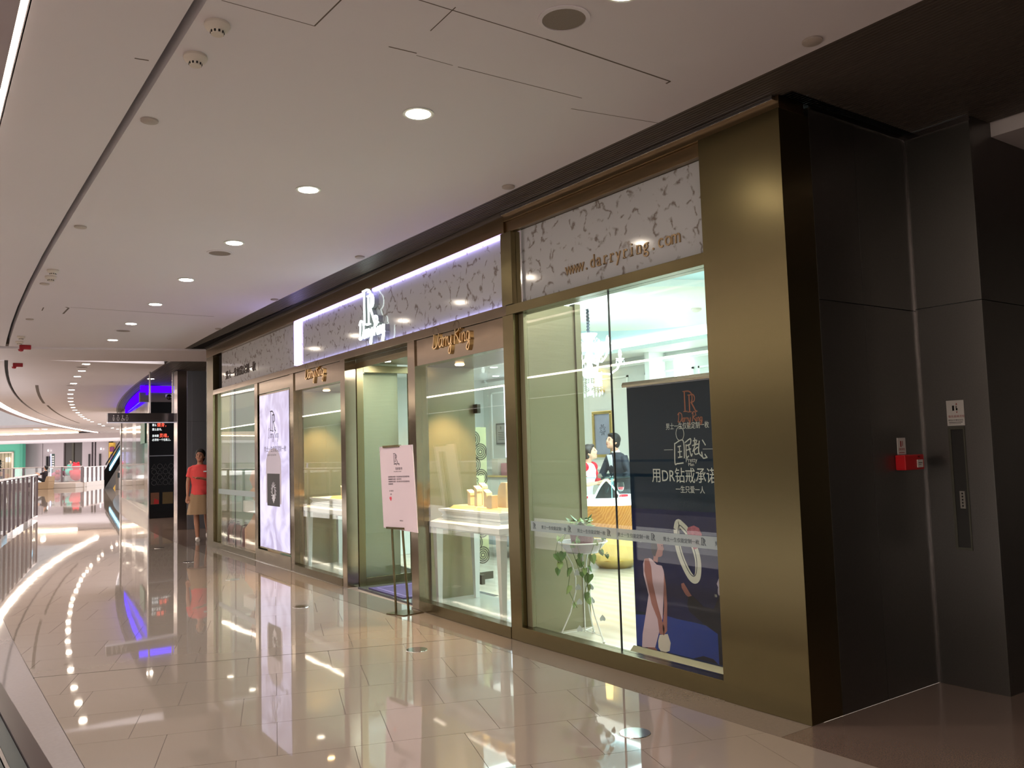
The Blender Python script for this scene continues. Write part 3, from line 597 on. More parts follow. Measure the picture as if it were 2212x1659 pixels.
def archstand(s, d, h, L, label):
    pts = [(0, 0), (L, 0), (L, h)] + [(L * .55 - L * .55 * math.sin(a) * 1.0 + 0.0, h * (1 - .0) - h * (1 - math.cos(a)) * .75) for a in [k * math.pi / 16 for k in range(1, 9)]]
    pts = [(L, 0), (0, 0)] + [(L * .6 * (1 - math.cos(k * math.pi / 16)), h * .45 + h * .55 * math.sin(k * math.pi / 16)) for k in range(9)] + [(L, h)]
    t = thing('bracelet_stand', label, 'bracelet stand', WF(s, d, .955), 'cream curved stands')
    w = L * .7
    fr = lambda a, z, y: WF(s + L / 2 - a, d - w / 2 + y, .955 + z)
    mb = MB(); n = len(pts); P = [fr(a, z, 0) for a, z in pts] + [fr(a, z, w) for a, z in pts]
    mb.add(P, [tuple(range(n)), tuple(range(2 * n - 1, n - 1, -1))] + [(i, n + i, n + (i + 1) % n, (i + 1) % n) for i in range(n)]); mb.build('body', CREAM, t, bevel=.003)
    mb = MB()
    for q in (.3, .6):
        mb.tube([fr(a, z, w * q) + WF(0, 0, 0) * 0 + Vector((-.0005, 0, .0008)) for a, z in pts[3:10]], .0016, 6)
    mb.build('slots', mat('slot_shadow', 'a08a60', .7), t, smooth=True); return t
tray_base(.95, 1.42, .22, .48, 'left one of two tan bevelled wooden slabs in the right display window'); tray_base(.47, .92, .18, .5, 'right one of two tan bevelled wooden slabs in the right display window')
for s, d, h, l in [(1.20, .33, .12, 'shortest leftmost cream ring stand in the right display window'), (1.10, .40, .18, 'tall cream ring stand behind, second from left in right window'), (1.03, .30, .16, 'tall cream ring stand in front, third from left in right window'), (.87, .30, .13, 'cream ring stand left of the curved stands in the right window')]: ringstand(s, d, h, l)
archstand(.66, .36, .215, .13, 'large curved cream bracelet stand in the right display window'); archstand(.70, .24, .11, .09, 'small curved cream bracelet stand in front of the large one')
tray_base(3.62, 4.35, .2, .48, 'tan bevelled wooden slab under the stands in the left display window')
for s, d, h, l in [(4.2, .32, .10, 'short cream ring stand at the left in the left window'), (3.72, .28, .13, 'cream ring stand at the right edge of the left window')]: ringstand(s, d, h, l)
archstand(3.92, .32, .22, .14, 'large curved cream bracelet stand in the left display window')

# entrance
en = structure('door_1', WF(2.5, .5, 0))
for s0, s1, d0, d1, z0, z1, m, n in ((3.285, 3.325, .12, .2, 0, 2.44, BRASS, 'stile'), (3.285, 3.325, .76, .86, 0, 2.44, BRASS, 'stile'), (3.285, 3.325, .2, .76, 0, .09, BRASS, 'rail'), (3.285, 3.325, .2, .76, 2.36, 2.44, BRASS, 'rail'), (3.30, 3.31, .2, .76, .09, 2.36, GLASS, 'pane')):
    MB().box(s0, s1, d0, d1, z0, z1, WF).build(n, m, en, bevel=0 if m is GLASS else .003)
MB().box(1.75, 3.29, .12, .86, 2.46, 2.5, WF).build('soffit', OLIVE, en); MB().box(1.745, 3.30, .12, .14, 2.40, 2.5, WF).build('soffit_edge', BRASS, en)
for s, d in ((3.0, .35), (2.6, .5), (2.0, .5)): MB().lathe(WF(s, d, 2.455), [(.001, 0), (.05, 0), (.055, .006), (.001, .007)], 20).build('spot_lens', emis('entry_spot', (.92, 1, 1), 20), en)
area('entry_lamp', WF(2.6, .45, 2.44), WF(2.6, .5, 0), .3, .3, 12, (1, .97, .92))
MB().box(1.75, 3.29, .1, .95, -.02, .002, WF).build('threshold_stone', mat('dark_marble_floor', '4c4c4e', .06, vary=(6, .4)), en)
pat = mat('pattern_ink', '3c3a32', .5)
def spiral_strip(par_, o, r, n, w, z0, z1):
    mpp = mapper(o, r, n); mb = MB(); rectp(mb, 0, w, z0, z1, mpp, 0, .002); mb.build('pattern_strip', mat('pale_olive_film', 'a9ad84', .5), par_)
    mb = MB(); rr = random.Random(3); z = z0 + .05; k = 0
    while z < z1 - .04:
        x = w * (.32 if k % 2 else .68); R = w * .36
        for ring in range(1, 5):
            q = R * ring / 4.2
            L = [(x + q * math.cos(a * math.pi / 9), z + q * math.sin(a * math.pi / 9)) for a in range(19)]
            L = [(min(max(a, .004), w - .004), min(b, z1 - .004)) for a, b in L]
            ribbon(mb, L, .013, mpp, ext=.0012, smooth=False, z0=.002)
        z += w * .55; k += 1
    mb.build('swirl_print', pat, par_, kind='stuff')
def door_leaf(h, e, label, grip):
    t = thing('glass_door', label, 'door', h); h = Vector(h); e = Vector(e); r = (e - h).normalized(); n = Vector((-r.y, r.x, 0)); wd = (e - h).length
    F = lambda x, y, z: h + r * x + n * y + Vector((0, 0, z))
    MB().box(0, wd, 0, .012, .02, 2.4, F).build('leaf', GLASSC, t)
    MB().box(0, wd, -.004, .016, .02, .1, F).build('bottom_rail', mat('hinge_metal', '55524a', .3, 1), t)
    spiral_strip(t, F(wd - .31, -.004, 0), r, -n, .26, .24, 1.71)
    if grip: mb = MB(); mb.tube([F(wd - .05, -.06, .45), F(wd - .05, -.06, 1.75)], .016, 12); mb.tube([F(wd - .05, -.06, .55), F(wd - .05, .0, .55)], .01).tube([F(wd - .05, -.06, 1.65), F(wd - .05, .0, 1.65)], .01); mb.build('pull_handle', GOLD, t, smooth=True)
    mb = MB(); q = mapper(F(wd - .27, -.008, 0), r, -n); rectp(mb, 0, .18, 1.0, 1.17, q, 0, .001); mb.build('door_sticker', mat('sticker_cream', 'c6c79a', .5), t)
    mb = MB(); logo(mb, .08, q, .05, 1.075, .0018, .08); script(mb, NAME, .13, lambda x, y, z: q(x, y, z + .001), .025, 1.03, .0025, .0006); mb.build('sticker_print', pat, t)
    return t
door_leaf((4.62, 8.0, 0), (5.32, 8.0, 0), 'open glass entrance door with swirl pattern strip behind the right display window', 0)
door_leaf((4.80, 9.36, 0), (4.70, 8.50, 0), 'glass entrance door with gold pull handle beside the notice easel', 1)
matm = MB().box(2.25, 3.1, .14, .72, .002, .012, WF); matm.build('entrance_mat', mat('purple_mat', '4a3f63', .9, vary=(80, .3)), None, 'purple entrance mat lying in the shop doorway', 'mat')
MB().box(2.32, 3.03, .2, .215, .012, .0135, WF).box(2.32, 3.03, .645, .66, .012, .0135, WF).box(2.32, 2.335, .2, .66, .012, .0135, WF).box(3.015, 3.03, .2, .66, .012, .0135, WF).build('mat_border', mat('mat_line', '8678a0', .9), bpy.data.objects['entrance_mat'], origin=None)

# lightbox poster
lb = thing('poster_lightbox', 'tall glowing lavender poster lightbox between the shop windows', 'lightbox', WF(5.83, 0, .2))
lbm = mat('lightbox_film', '8f89a8', .25, emit=.62); nt = lbm.node_tree; b = nt.nodes['Principled BSDF']
gg = nt.nodes.new('ShaderNodeNewGeometry'); n1 = nt.nodes.new('ShaderNodeTexNoise'); n1.inputs['Scale'].default_value = 2.2; n1.inputs['Detail'].default_value = 2; n1.inputs['Distortion'].default_value = 1.5
rp = nt.nodes.new('ShaderNodeValToRGB'); rp.color_ramp.elements[0].position = .38; rp.color_ramp.elements[0].color = (.34, .31, .47, 1); rp.color_ramp.elements[1].position = .62; rp.color_ramp.elements[1].color = (.62, .60, .82, 1)
nt.links.new(gg.outputs['Position'], n1.inputs[0]); nt.links.new(n1.outputs['Fac'], rp.inputs[0]); nt.links.new(rp.outputs[0], b.inputs['Emission Color'])
MB().box(5.19, 6.47, .0, .05, .19, 2.325, WF).build('box', BRONZE, lb)
MB().box(5.21, 6.45, -.004, .0, .21, 2.305, WF).build('lit_film', lbm, lb)
q = facemap(6.45, -.0042, .2); pr = MB(); logo(pr, .27, q, .50, 1.60, .0006, .075); script(pr, NAME, .42, q, .40, 1.50, .006, .0006, 1.3); text(pr, LINE, .085, q, .16 + .04, 1.32, .0006, sx=1.1); text(pr, 'Only for my true love', .045, q, .32, 1.26, .0006)
pr.build('print_lettering', mat('soft_grey_ink', '4e4560', .5), lb)
pr = MB(); rectp(pr, .33, .86, .585, 1.02, q); pr.build('print_square', mat('charcoal_ink', '17161b', .4), lb)
pr = MB()
for k in range(16):
    a = k * math.pi / 8; ribbon(pr, [(.6 + .1 * math.cos(a), .78 + .13 * math.sin(a)), (.6 + .05 * math.cos(a + 1.2), .78 + .07 * math.sin(a + 1.2)), (.6 + .11 * math.cos(a + .8), .78 + .13 * math.sin(a + .8))], .01, q, ext=.0003, z0=.0005)
poly(pr, [(.54, .69), (.60, .62), (.66, .69), (.63, .74), (.57, .74)], q, .0005); pr.build('print_ring', mat('print_white', 'd9dbe4', .4), lb)
pr = MB(); poly(pr, [(.28, .62), (.33, .62), (.33, 1.02), (.86, 1.02), (.86, .62), (.92, .62), (.92, 1.2), (.80, 1.33), (.62, 1.37), (.40, 1.33), (.28, 1.2)], q, 0, .0003); pr.build('print_box_lid', mat('print_lavender', 'c6c0d2', .4), lb)

# ================================================================ people
def vox(mb, size, mats, name, parent, smooth_n=2):
    me = mb.mesh('tmp', mats); o = bpy.data.objects.new('tmp', me); COL.objects.link(o)
    m = o.modifiers.new('r', 'REMESH'); m.mode = 'VOXEL'; m.voxel_size = size; m.use_smooth_shade = True
    if smooth_n: s = o.modifiers.new('s', 'SMOOTH'); s.iterations = smooth_n; s.factor = .5
    bpy.context.view_layer.update()
    me2 = bpy.data.meshes.new_from_object(o.evaluated_get(bpy.context.evaluated_depsgraph_get())); bpy.data.objects.remove(o); bpy.data.meshes.remove(me)
    me2.materials.clear(); me2.materials.append(mats)
    wl = parent_loc(parent); me2.transform(Matrix.Translation(-wl))
    r = bpy.data.objects.new(name, me2); COL.objects.link(r); r.parent = parent; return r
SKIN = mat('skin', 'c99b80', .5); HAIR = mat('black_hair', '0d0a09', .6); EYE = mat('eye_dark', '16100e', .2); LIP = mat('lips', 'a5544a', .5)
def hand(mb, w, d, p, curl=.3):
    d = d.normalized(); p = (p - d * p.dot(d)).normalized(); c = d.cross(p)
    mb.tube([w - d * .01, w + d * .03, w + d * .085], [(.022, .018), (.038, .014), (.036, .012)] if False else [.020, .024, .022], 8)
    for q in (-1, 1): mb.tube([w + d * .02 + c * .012 * q, w + d * .085 + c * .022 * q], .014, 8)
    for k, (o, L) in enumerate(((-.030, .066), (-.010, .078), (.010, .072), (.029, .055))):
        a = w + d * .08 + c * o; b = a + d * L * .5 + p * L * curl * .3; e = b + d * L * .4 + p * L * curl
        mb.tube([a, b, e], [.0095, .0088, .0075], 6)
    a = w + d * .025 - c * .022; mb.tube([a, a + d * .03 - c * .028 + p * .01, a + d * .058 - c * .034 + p * .02], [.011, .010, .008], 6)
def ring(c, rx, ry, n=20, F=None, wob=0): return [Vector((c[0] + math.cos(2 * math.pi * k / n) * rx * (1 + wob * (k % 2)), c[1] + math.sin(2 * math.pi * k / n) * ry * (1 + wob * (k % 2)), c[2])) for k in range(n)]
def person(label, base, face, H, arms, legs, outfit, lean=0.0, turn=0.0, nod=0.0, hairlen=0, seat=None):
    """arms/legs: {'R': (elbow, wrist, hand dir), 'L': ...}, {'R': (knee, ankle), 'L': ...} in the body's own frame: it faces -y, x+ is its left"""
    k = H / 1.7; t = thing('person', label, 'person', base); base = Vector(base); ca, sa = math.cos(face), math.sin(face)
    hip = seat or .90
    def L2W(v): v = Vector(v) * k; return base + Vector((v.x * ca - v.y * sa, v.x * sa + v.y * ca, v.z))
    def T(z, y=0, x=0): return Vector((x, y - lean * max(0, z - hip), z))      # the trunk leans forward from the hip
    def rings(L): return [[T(z, 0, 0) + Vector((r.x, r.y, 0)) for r in ring((0, y, 0), rx, ry)] for z, y, rx, ry in L]
    def W(L): return [[L2W(p) for p in r] for r in L]
    dz = hip - .90
    b = MB(); b.loft(W(rings([(.84 + dz, .0, .15, .10), (.92 + dz, 0, .165, .115), (1.04 + dz, 0, .125, .09), (1.2 + dz, -.005, .15, .105), (1.32 + dz, 0, .165, .10), (1.40 + dz, .01, .12, .075), (1.44 + dz, .012, .06, .055)])))
    b.tube([L2W(T(1.42 + dz, .012)), L2W(T(1.52 + dz, -.005))], .052 * k, 12)
    hc = T(1.592 + dz, -.012); hs = 1.07; ct, st = math.cos(turn), math.sin(turn)
    def HD(x, y, z): y2 = y * math.cos(nod) + z * math.sin(nod); z2 = -y * math.sin(nod) + z * math.cos(nod); return L2W(hc + Vector((x * ct - y2 * st, x * st + y2 * ct, z2)) * hs)
    def hb(mb, c, r, n=14): 
        R = []
        for i in range(n + 1):
            a = -math.pi / 2 + math.pi * (i / n * .98 + .01)
            R.append([HD(c[0] + math.cos(q * math.pi / 10) * math.cos(a) * r[0], c[1] + math.sin(q * math.pi / 10) * math.cos(a) * r[1], c[2] + math.sin(a) * r[2]) for q in range(20)])
        mb.loft(R)
    hb(b, (0, .008, .02), (.074, .092, .095)); hb(b, (0, -.022, -.045), (.056, .062, .062)); hb(b, (0, -.05, -.085), (.028, .025, .022), 8)
    hb(b, (0, -.09, -.012), (.012, .016, .02), 8); hb(b, (0, -.086, .01), (.008, .012, .03), 8)
    for q in (-1, 1): hb(b, (.074 * q, .012, -.01), (.010, .018, .03), 8); hb(b, (.032 * q, -.062, -.03), (.02, .018, .02), 8)
    J = {}
    for side, q in (('R', -1), ('L', 1)):
        sh = T(1.375 + dz, .01, .165 * q); el, wr, hd = [Vector(v) for v in arms[side]]; J[side] = (sh, el, wr)
        b.tube([L2W(sh), L2W((sh + el) / 2), L2W(el), L2W((el * .6 + wr * .4)), L2W(wr)], [.047 * k, .043 * k, .036 * k, .034 * k, .023 * k], 12)
        hand(b, L2W(wr), L2W(hd) - base, (L2W((0, -1, .2)) - base) if hd.z < -.5 else (L2W((0, 0, 1)) - base))
        kn, an = [Vector(v) for v in legs[side]]; hp = T(.88 + dz, 0, .085 * q)
        b.tube([L2W(hp), L2W((hp + kn) / 2), L2W(kn), L2W(kn * .65 + an * .35 + Vector((0, .012, 0))), L2W(an)], [.085 * k, .07 * k, .05 * k, .05 * k, .033 * k], 14)
        ft = an + Vector((0, -.12, -an.z + .03 if not seat else -.04)); b.tube([L2W(an + Vector((0, .03, -.03))), L2W((an + ft) / 2 + Vector((0, 0, -.015))), L2W(ft)], [.034 * k, .036 * k, .026 * k], 10); J['f' + side] = (an, ft)
    vox(b, .0085, outfit.get('skin', SKIN), 'body', t)
    # hair, eyes, mouth
    h = MB(); hb(h, (0, .022, .042), (.086, .098, .092)); hb(h, (0, .055, -.01 - hairlen / 2), (.075, .06, .08 + hairlen / 2))
    for q in (-1, 1): hb(h, (.068 * q, .01, .02), (.018, .04, .05), 8)
    hb(h, (.01, -.055, .085), (.062, .035, .028), 8); vox(h, .010, outfit.get('hair', HAIR), 'hair', t)
    for q in (-1, 1):
        e = MB(); hb(e, (.030 * q, -.082, .006), (.013, .005, .005), 6); e.build('eye', EYE, t)
        e = MB(); hb(e, (.031 * q, -.080, .026), (.017, .005, .003), 6); e.build('eyebrow', EYE, t)
    m_ = MB(); hb(m_, (0, -.083, -.052), (.019, .007, .006), 6); m_.build('mouth', LIP, t)
    # clothes
    if 'top' in outfit:
        c = outfit['top']; g_ = c.get('loose', .02); z0 = c['hem']
        m = MB(); m.loft(W(rings([(z0 + dz, .0, .15 + g_ + c.get('flare', 0), .11 + g_), (1.04 + dz, 0, .13 + g_, .10 + g_), (1.2 + dz, -.005, .155 + g_, .11 + g_), (1.33 + dz, 0, .172 + g_ * .6, .10 + g_ * .8), (1.405 + dz, .01, .125 + g_ * .5, .08 + g_ * .5), (1.435 + dz, .012, .065, .062)])))
        m0 = m
        if 'smat' in c: vox(m, .011, c['mat'], 'shirt', t, 1)
        for side in 'RL':
            if 'smat' in c: m = MB(); m.ball(L2W(J[side][0] * .82 + T(1.36 + dz) * .18), (.10 * k, .10 * k, .085 * k))
            sh, el, wr = J[side]; f = c['sleeve']; pts = [sh, (sh + el) / 2] if f <= .5 else [sh, (sh + el) / 2, el, wr * .95 + el * .05]
            if f <= .5: pts = [sh + Vector((-.07 if side == 'L' else .07, 0, .005)), sh + Vector((0, 0, -.02)), sh * (1 - f * 1.6) + el * f * 1.6]
            m.tube([L2W(p) for p in pts], [(.050 + g_ * .2) * k] + [(.047 + g_ * .35) * k] * (len(pts) - 2) + [(.052 + g_ * .4 if f <= .5 else .034) * k], 14)
            if 'smat' in c: vox(m, .011, c['smat'], 'sleeve', t, 1)
        if 'smat' not in c: vox(m, .011, c['mat'], 'shirt' if f <= .5 else 'jacket', t, 1)
    if 'collar' in outfit:
        m = MB(); m.tube([L2W(T(1.415 + dz, .01)), L2W(T(1.462 + dz, .005))], [.066 * k, .060 * k], 16); m.build('collar', outfit['collar'], t, smooth=True)
        m = MB(); m.loft(W([[T(z, 0, 0) + Vector((x, -y, 0)) for x, y in ((-w, .118), (w, .118), (w, .135), (-w, .135))] for z, w in ((1.12 + dz, .008), (1.22 + dz, .035), (1.40 + dz, .05))])); m.build('shirt_front', outfit['collar'], t)
    if 'skirt' in outfit:
        c = outfit['skirt']; n = 40
        m = MB(); m.loft([[L2W(Vector((math.cos(a) * rx * (1 + .03 * math.cos(a * 10) * q), math.sin(a) * ry * (1 + .03 * math.cos(a * 10) * q), z))) for a in [2 * math.pi * j / n for j in range(n)]] for z, rx, ry, q in ((c['hem'], .235, .19, 1), (.7, .20, .16, .8), (.88, .172, .125, .4), (1.0, .14, .105, 0))]); m.build('skirt', c['mat'], t, smooth=True)
    if 'trousers' in outfit:
        m = MB(); m.loft(W(rings([(.80 + dz, 0, .13, .10), (.92 + dz, 0, .175, .125), (1.02 + dz, 0, .14, .105)])))
        for side, q in (('R', -1), ('L', 1)):
            kn, an = [Vector(v) for v in legs[side]]; hp = T(.88 + dz, 0, .085 * q); m.tube([L2W(hp), L2W(kn), L2W(an)], [.098 * k, .066 * k, .05 * k], 14)
        vox(m, .012, outfit['trousers'], 'trousers', t, 1)
    for side in 'RL':
        an, ft = J['f' + side]; m = MB(); m.tube([L2W(an + Vector((0, .045, -.035))), L2W(an * .5 + ft * .5 + Vector((0, 0, -.022))), L2W(ft + Vector((0, -.01, -.003)))], [.040 * k, .043 * k, .034 * k], 12); m.build('shoe', outfit.get('shoes', BLACK), t, smooth=True)
    if 'badge' in outfit: m = MB(); m.box(-.035, .035, -.008, 0, -.011, .011, lambda x, y, z: L2W(T(1.30 + dz) + Vector((x + .085, y - .132, z)))); m.build('name_badge', outfit['badge'], t)
    return t
stand = {'R': ((-.1, 0, .48), (-.1, .02, .08)), 'L': ((.1, 0, .48), (.1, .02, .08))}
CORAL = mat('coral_cotton', 'e8504f', .75); KHAKI = mat('khaki_cotton', '9b7f60', .8); SUIT = mat('navy_suit', '1c2430', .7); SHIRTW = mat('white_cotton', 'dfe6ea', .7)
person('woman in coral shirt and khaki skirt standing at the far shop corner', (4.17, 15.62, 0), math.radians(-12), 1.60,
       {'R': ((-.215, .03, 1.10), (-.225, -.02, .86), Vector((0, -.05, -1))), 'L': ((.215, -.15, 1.12), (.0, -.31, 1.18), Vector((-1, -.1, .05)))},
       {'R': ((-.07, -.05, .47), (-.05, -.06, .08)), 'L': ((.12, .12, .48), (.16, .32, .12))},
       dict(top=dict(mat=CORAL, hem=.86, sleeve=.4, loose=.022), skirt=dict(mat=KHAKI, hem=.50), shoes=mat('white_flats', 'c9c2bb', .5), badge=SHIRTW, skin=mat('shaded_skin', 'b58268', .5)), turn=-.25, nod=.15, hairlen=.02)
person('salesman in dark navy suit bending over the glass counter in the shop', (8.28, 9.05, 0), math.radians(-92), 1.62,
       {'R': ((-.24, -.2, 1.08), (-.12, -.42, 1.02), Vector((0, -1, -.1))), 'L': ((.27, -.10, 1.10), (.14, -.40, 1.03), Vector((-.2, -1, -.1)))}, stand,
       dict(top=dict(mat=SUIT, hem=.80, sleeve=1, loose=.028), trousers=SUIT, collar=SHIRTW), lean=.22, turn=-.1, nod=.25, hairlen=.0)
person('customer in white top with red raglan sleeves leaning on the shop counter', (7.27, 8.72, 0), math.radians(20), 1.47,
       {'R': ((-.25, -.13, 1.1), (-.1, -.32, 1.14), Vector((0, -1, .1))), 'L': ((.27, -.13, 1.10), (.15, -.32, 1.14), Vector((0, -1, .1)))}, stand,
       dict(top=dict(mat=SHIRTW, smat=mat('red_jersey', 'c9172c', .8), hem=.92, sleeve=.5, loose=.02), trousers=mat('pale_denim', '8fa8bf', .8), hair=mat('brown_hair', '2c2019', .45)), lean=.2, turn=.3, nod=.3, hairlen=0)

# ================================================================ shop furniture
CC = Vector((6.95, 7.78, 0)); WOODC = wood('amber_wood_veneer', 'd89a45', 'c5822f', .25, 0, (5, 5, 1)); FACG = mat('facet_gold', (0.80, 0.62, 0.22), .16, 1.0)
t = thing('jewellery_counter', 'diamond shaped gold and wood counter with a glass case in the shop', 'counter', CC)
def oct_(r, z, n=10, ph=.2): return [CC + Vector((math.cos(2 * math.pi * k / n + ph) * r, math.sin(2 * math.pi * k / n + ph) * r, z)) for k in range(n)]
def facets(mb, r0, z0, r1, z1, n=10):
    A = oct_(r0, z0, n); B = oct_(r1, z1, n, .2 + math.pi / n); V = A + B; F = []
    for k in range(n): j = (k + 1) % n; F += [(k, j, n + k), (j, n + j, n + k)]
    return mb.add(V, F + [tuple(range(n - 1, -1, -1)), tuple(range(n, 2 * n))])
m = MB(); facets(m, .20, .0, .30, .10); facets(m, .30, .10, .34, .42); m.build('gold_base', FACG, t)
m = MB(); facets(m, .34, .42, .60, .775); m.build('wood_facets', WOODC, t)
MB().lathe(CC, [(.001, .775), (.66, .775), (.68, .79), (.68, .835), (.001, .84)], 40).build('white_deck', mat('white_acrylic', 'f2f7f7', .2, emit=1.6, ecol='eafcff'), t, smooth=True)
m = MB(); n = 10
for k in range(n):
    a, b_ = oct_(.62, 0)[k], oct_(.62, 0)[(k + 1) % n]; z0, z1 = .845, 1.09
    m.add([a + Vector((0, 0, z0)), b_ + Vector((0, 0, z0)), b_ + Vector((0, 0, z1)), a + Vector((0, 0, z1))], [(0, 1, 2, 3)])
m.build('case_panes', GLASSC, t)
m = MB()
for p in oct_(.62, 0): m.tube([p + Vector((0, 0, .845)), p + Vector((0, 0, 1.09))], .005, 6)
m.build('case_edges', mat('aqua_edge', '8fd6d2', .15), t)
MB().prism([(p.x, p.y) for p in oct_(.66, 0)], 1.09, 1.104).build('case_top', glass('aqua_glass', (.72, .95, .93), 1.5), t)
p0 = CC + Vector((-.24, -.16, .842))
t = thing('necklace_bust', 'black necklace display with white rim inside the glass counter', 'necklace display', p0)
rr_ = Vector((.79, -.61, 0)); q = mapper(p0, rr_, (-.61, -.79, 0))
m = MB(); poly(m, [(-.14, 0), (.13, 0), (.14, .04), (.06, .14), (.0, .2), (-.07, .13)], q, 0, .03); m.build('bust', mat('black_velvet', '1a1416', .9), t)
m = MB(); ribbon(m, [(-.15, .0), (-.08, .13), (0, .215), (.07, .14), (.15, .03)], .02, q, ext=.04, z0=-.005); m.build('rim', WHITE, t)
m = MB(); ribbon(m, [(-.03, .14), (0, .06), (.03, .14)], .003, q, ext=.003, z0=.031); m.build('chain', CHROME, t)
for i, (a, b_, l) in enumerate([(-.34, .10, 'red velvet ring tray at the left in the glass counter'), (.16, -.05, 'small red velvet ring tray in front in the glass counter')]):
    p = CC + Vector((a - .12, b_ - .1, .842)); m = MB(); m.box(p.x - .05, p.x + .05, p.y - .03, p.y + .03, p.z, p.z + .03); m.build('ring_tray', mat('red_velvet', 'c2152b', .8), None, l, 'tray', 'red ring trays', bevel=.006)
p = CC + Vector((-.10, -.26, .842)); t = thing('wine_glass', 'stemmed glass with red petals inside the counter case', 'glass', p)
MB().lathe(p, [(.001, 0), (.03, 0), (.03, .004), (.004, .01), (.004, .07), (.03, .09), (.042, .13), (.035, .18), (.033, .18), (.04, .13), (.028, .094), (.001, .08)], 20).build('bowl', GLASSC, t, smooth=True); MB().lathe(p, [(.001, .095), (.03, .098), (.036, .125), (.001, .128)], 16).build('petals', MATS['red_velvet'], t, smooth=True)

# chandelier
c0 = Vector((6.16, 7.2, 0)); CRY = glass('crystal', (.95, 1, 1), 1.7, .05, .35, (.95, 1, 1)); WG = mat('glowing_white_glass', 'eef8fa', .15, emit=.5)  # white haze in the crystal, glow in the arms: overexposure put into the materials
t = thing('chandelier', 'white crystal chandelier with curved arms hanging inside the right window', 'chandelier', (6.16, 7.2, 2.0))
m = MB(); m.tube([c0 + Vector((.006 * math.sin(k * 2), .006 * math.cos(k * 2), 3.1 - k * .012)) for k in range(34)], .016, 8); m.build('ruched_cord', mat('slate_cord', '25303a', .8), t, smooth=True)
MB().lathe(c0, [(.001, 2.70), (.02, 2.70), (.03, 2.66), (.06, 2.69), (.10, 2.72), (.10, 2.715), (.05, 2.64), (.025, 2.60), (.001, 2.60)], 20).build('crown', CRY, t, smooth=True)
MB().lathe(c0, [(.001, 2.22), (.05, 2.22), (.09, 2.27), (.10, 2.33), (.045, 2.32), (.03, 2.38), (.05, 2.46), (.025, 2.52), (.03, 2.6), (.001, 2.6)], 20).build('centre_column', CRY, t, smooth=True)
MB().lathe(c0, [(.001, 2.02), (.025, 2.03), (.03, 2.05), (.01, 2.08), (.02, 2.12), (.05, 2.15), (.012, 2.16), (.01, 2.22), (.001, 2.22)], 16).build('finial', CRY, t, smooth=True)
for k in range(8):
    a = k * math.pi / 4 + .35; d = Vector((math.cos(a), math.sin(a), 0)); R = .36 if k % 2 else .24; zz = 2.42 if k % 2 else 2.55
    m = MB(); m.tube([c0 + d * r + Vector((0, 0, z)) for r, z in ((.03, zz - .1), (.10, zz - .15), (.2 * R / .3, zz - .16), (R * .9, zz - .1), (R, zz - .02))], .011, 8)
    arm = m.build('arm', WG, t, smooth=True)
    e = c0 + d * R; m = MB(); m.lathe(e, [(.001, zz - .02), (.02, zz - .02), (.045, zz + .01), (.05, zz + .02), (.012, zz + .01), (.012, zz + .03), (.001, zz + .03)], 14).build('cup', CRY, arm, smooth=True)
    MB().lathe(e, [(.001, zz + .03), (.011, zz + .03), (.02, zz + .06), (.016, zz + .10), (.001, zz + .13)], 10).build('bulb', emis('cool_bulb', (.9, 1, 1), 8), arm, smooth=True)
    m = MB()
    for j in range(4):
        bb = a + j * math.pi / 2; p = e + Vector((math.cos(bb) * .045, math.sin(bb) * .045, 0)); m.ball(p + Vector((0, 0, zz - .01)), .006, 6, 4); m.ball(p + Vector((0, 0, zz - .04)), (.009, .009, .022), 6, 4)
    m.build('drops', CRY, arm, kind='stuff')
m = MB()
for k in range(12):
    a = k * math.pi / 6; r = .10 if k % 2 else .14
    for j in range(9): m.ball(c0 + Vector((math.cos(a) * r, math.sin(a) * r, 2.28 - j * .022 - (.03 if k % 2 else 0))), .006, 6, 4)
    m.ball(c0 + Vector((math.cos(a) * r, math.sin(a) * r, 2.05 - (.02 if k % 2 else 0))), (.011, .011, .025), 6, 4)
    for j in range(10): u_ = j / 9; m.ball(c0 + Vector((math.cos(a) * (.08 + u_ * .14), math.sin(a) * (.08 + u_ * .14), 2.70 - u_ * .10 - .08 * math.sin(u_ * math.pi))), .007, 6, 4)
m.build('bead_strings', CRY, t, kind='stuff')
l = bpy.data.lights.new('chandelier_lamp', 'POINT'); l.energy = 45; l.color = COOL; l.shadow_soft_size = .2; lo = bpy.data.objects.new('chandelier_lamp', l); lo.location = (6.16, 7.2, 2.5); COL.objects.link(lo)
# wall pieces
def wallx(y0, y1, z0, z1, d0, d1, name, m, par, bevel=0): return MB().box(XB - d1, XB - d0, y0, y1, z0, z1).build(name, m, par, bevel=bevel)
t = thing('picture_frame', 'tall gold framed grey picture on the back wall behind the salesman', 'picture', (XB, 10.97, 1.27))
for a in ((10.72, 11.22, 1.27, 1.32), (10.72, 11.22, 2.01, 2.06), (10.72, 10.77, 1.32, 2.01), (11.17, 11.22, 1.32, 2.01)): wallx(*a, .0, .045, 'frame', GOLD, t, .006)
artm = mat('grey_art_print', '8e97aa', .5, vary=(3, .35)); wallx(10.77, 11.17, 1.32, 2.01, .0, .02, 'print', artm, t)
q = mapper((XB - .021, 11.17, 1.32), (0, -1, 0), (-1, 0, 0)); m = MB()
for k in range(8): a = k * math.pi / 4; ribbon(m, [(.2 + .02 * math.cos(a), .42 + .03 * math.sin(a)), (.2 + .08 * math.cos(a + .4), .42 + .1 * math.sin(a + .4)), (.2 + .04 * math.cos(a + 1.2), .42 + .05 * math.sin(a + 1.2))], .006, q)
m.build('print_motif', mat('dark_grey_ink', '3f4656', .6), t)
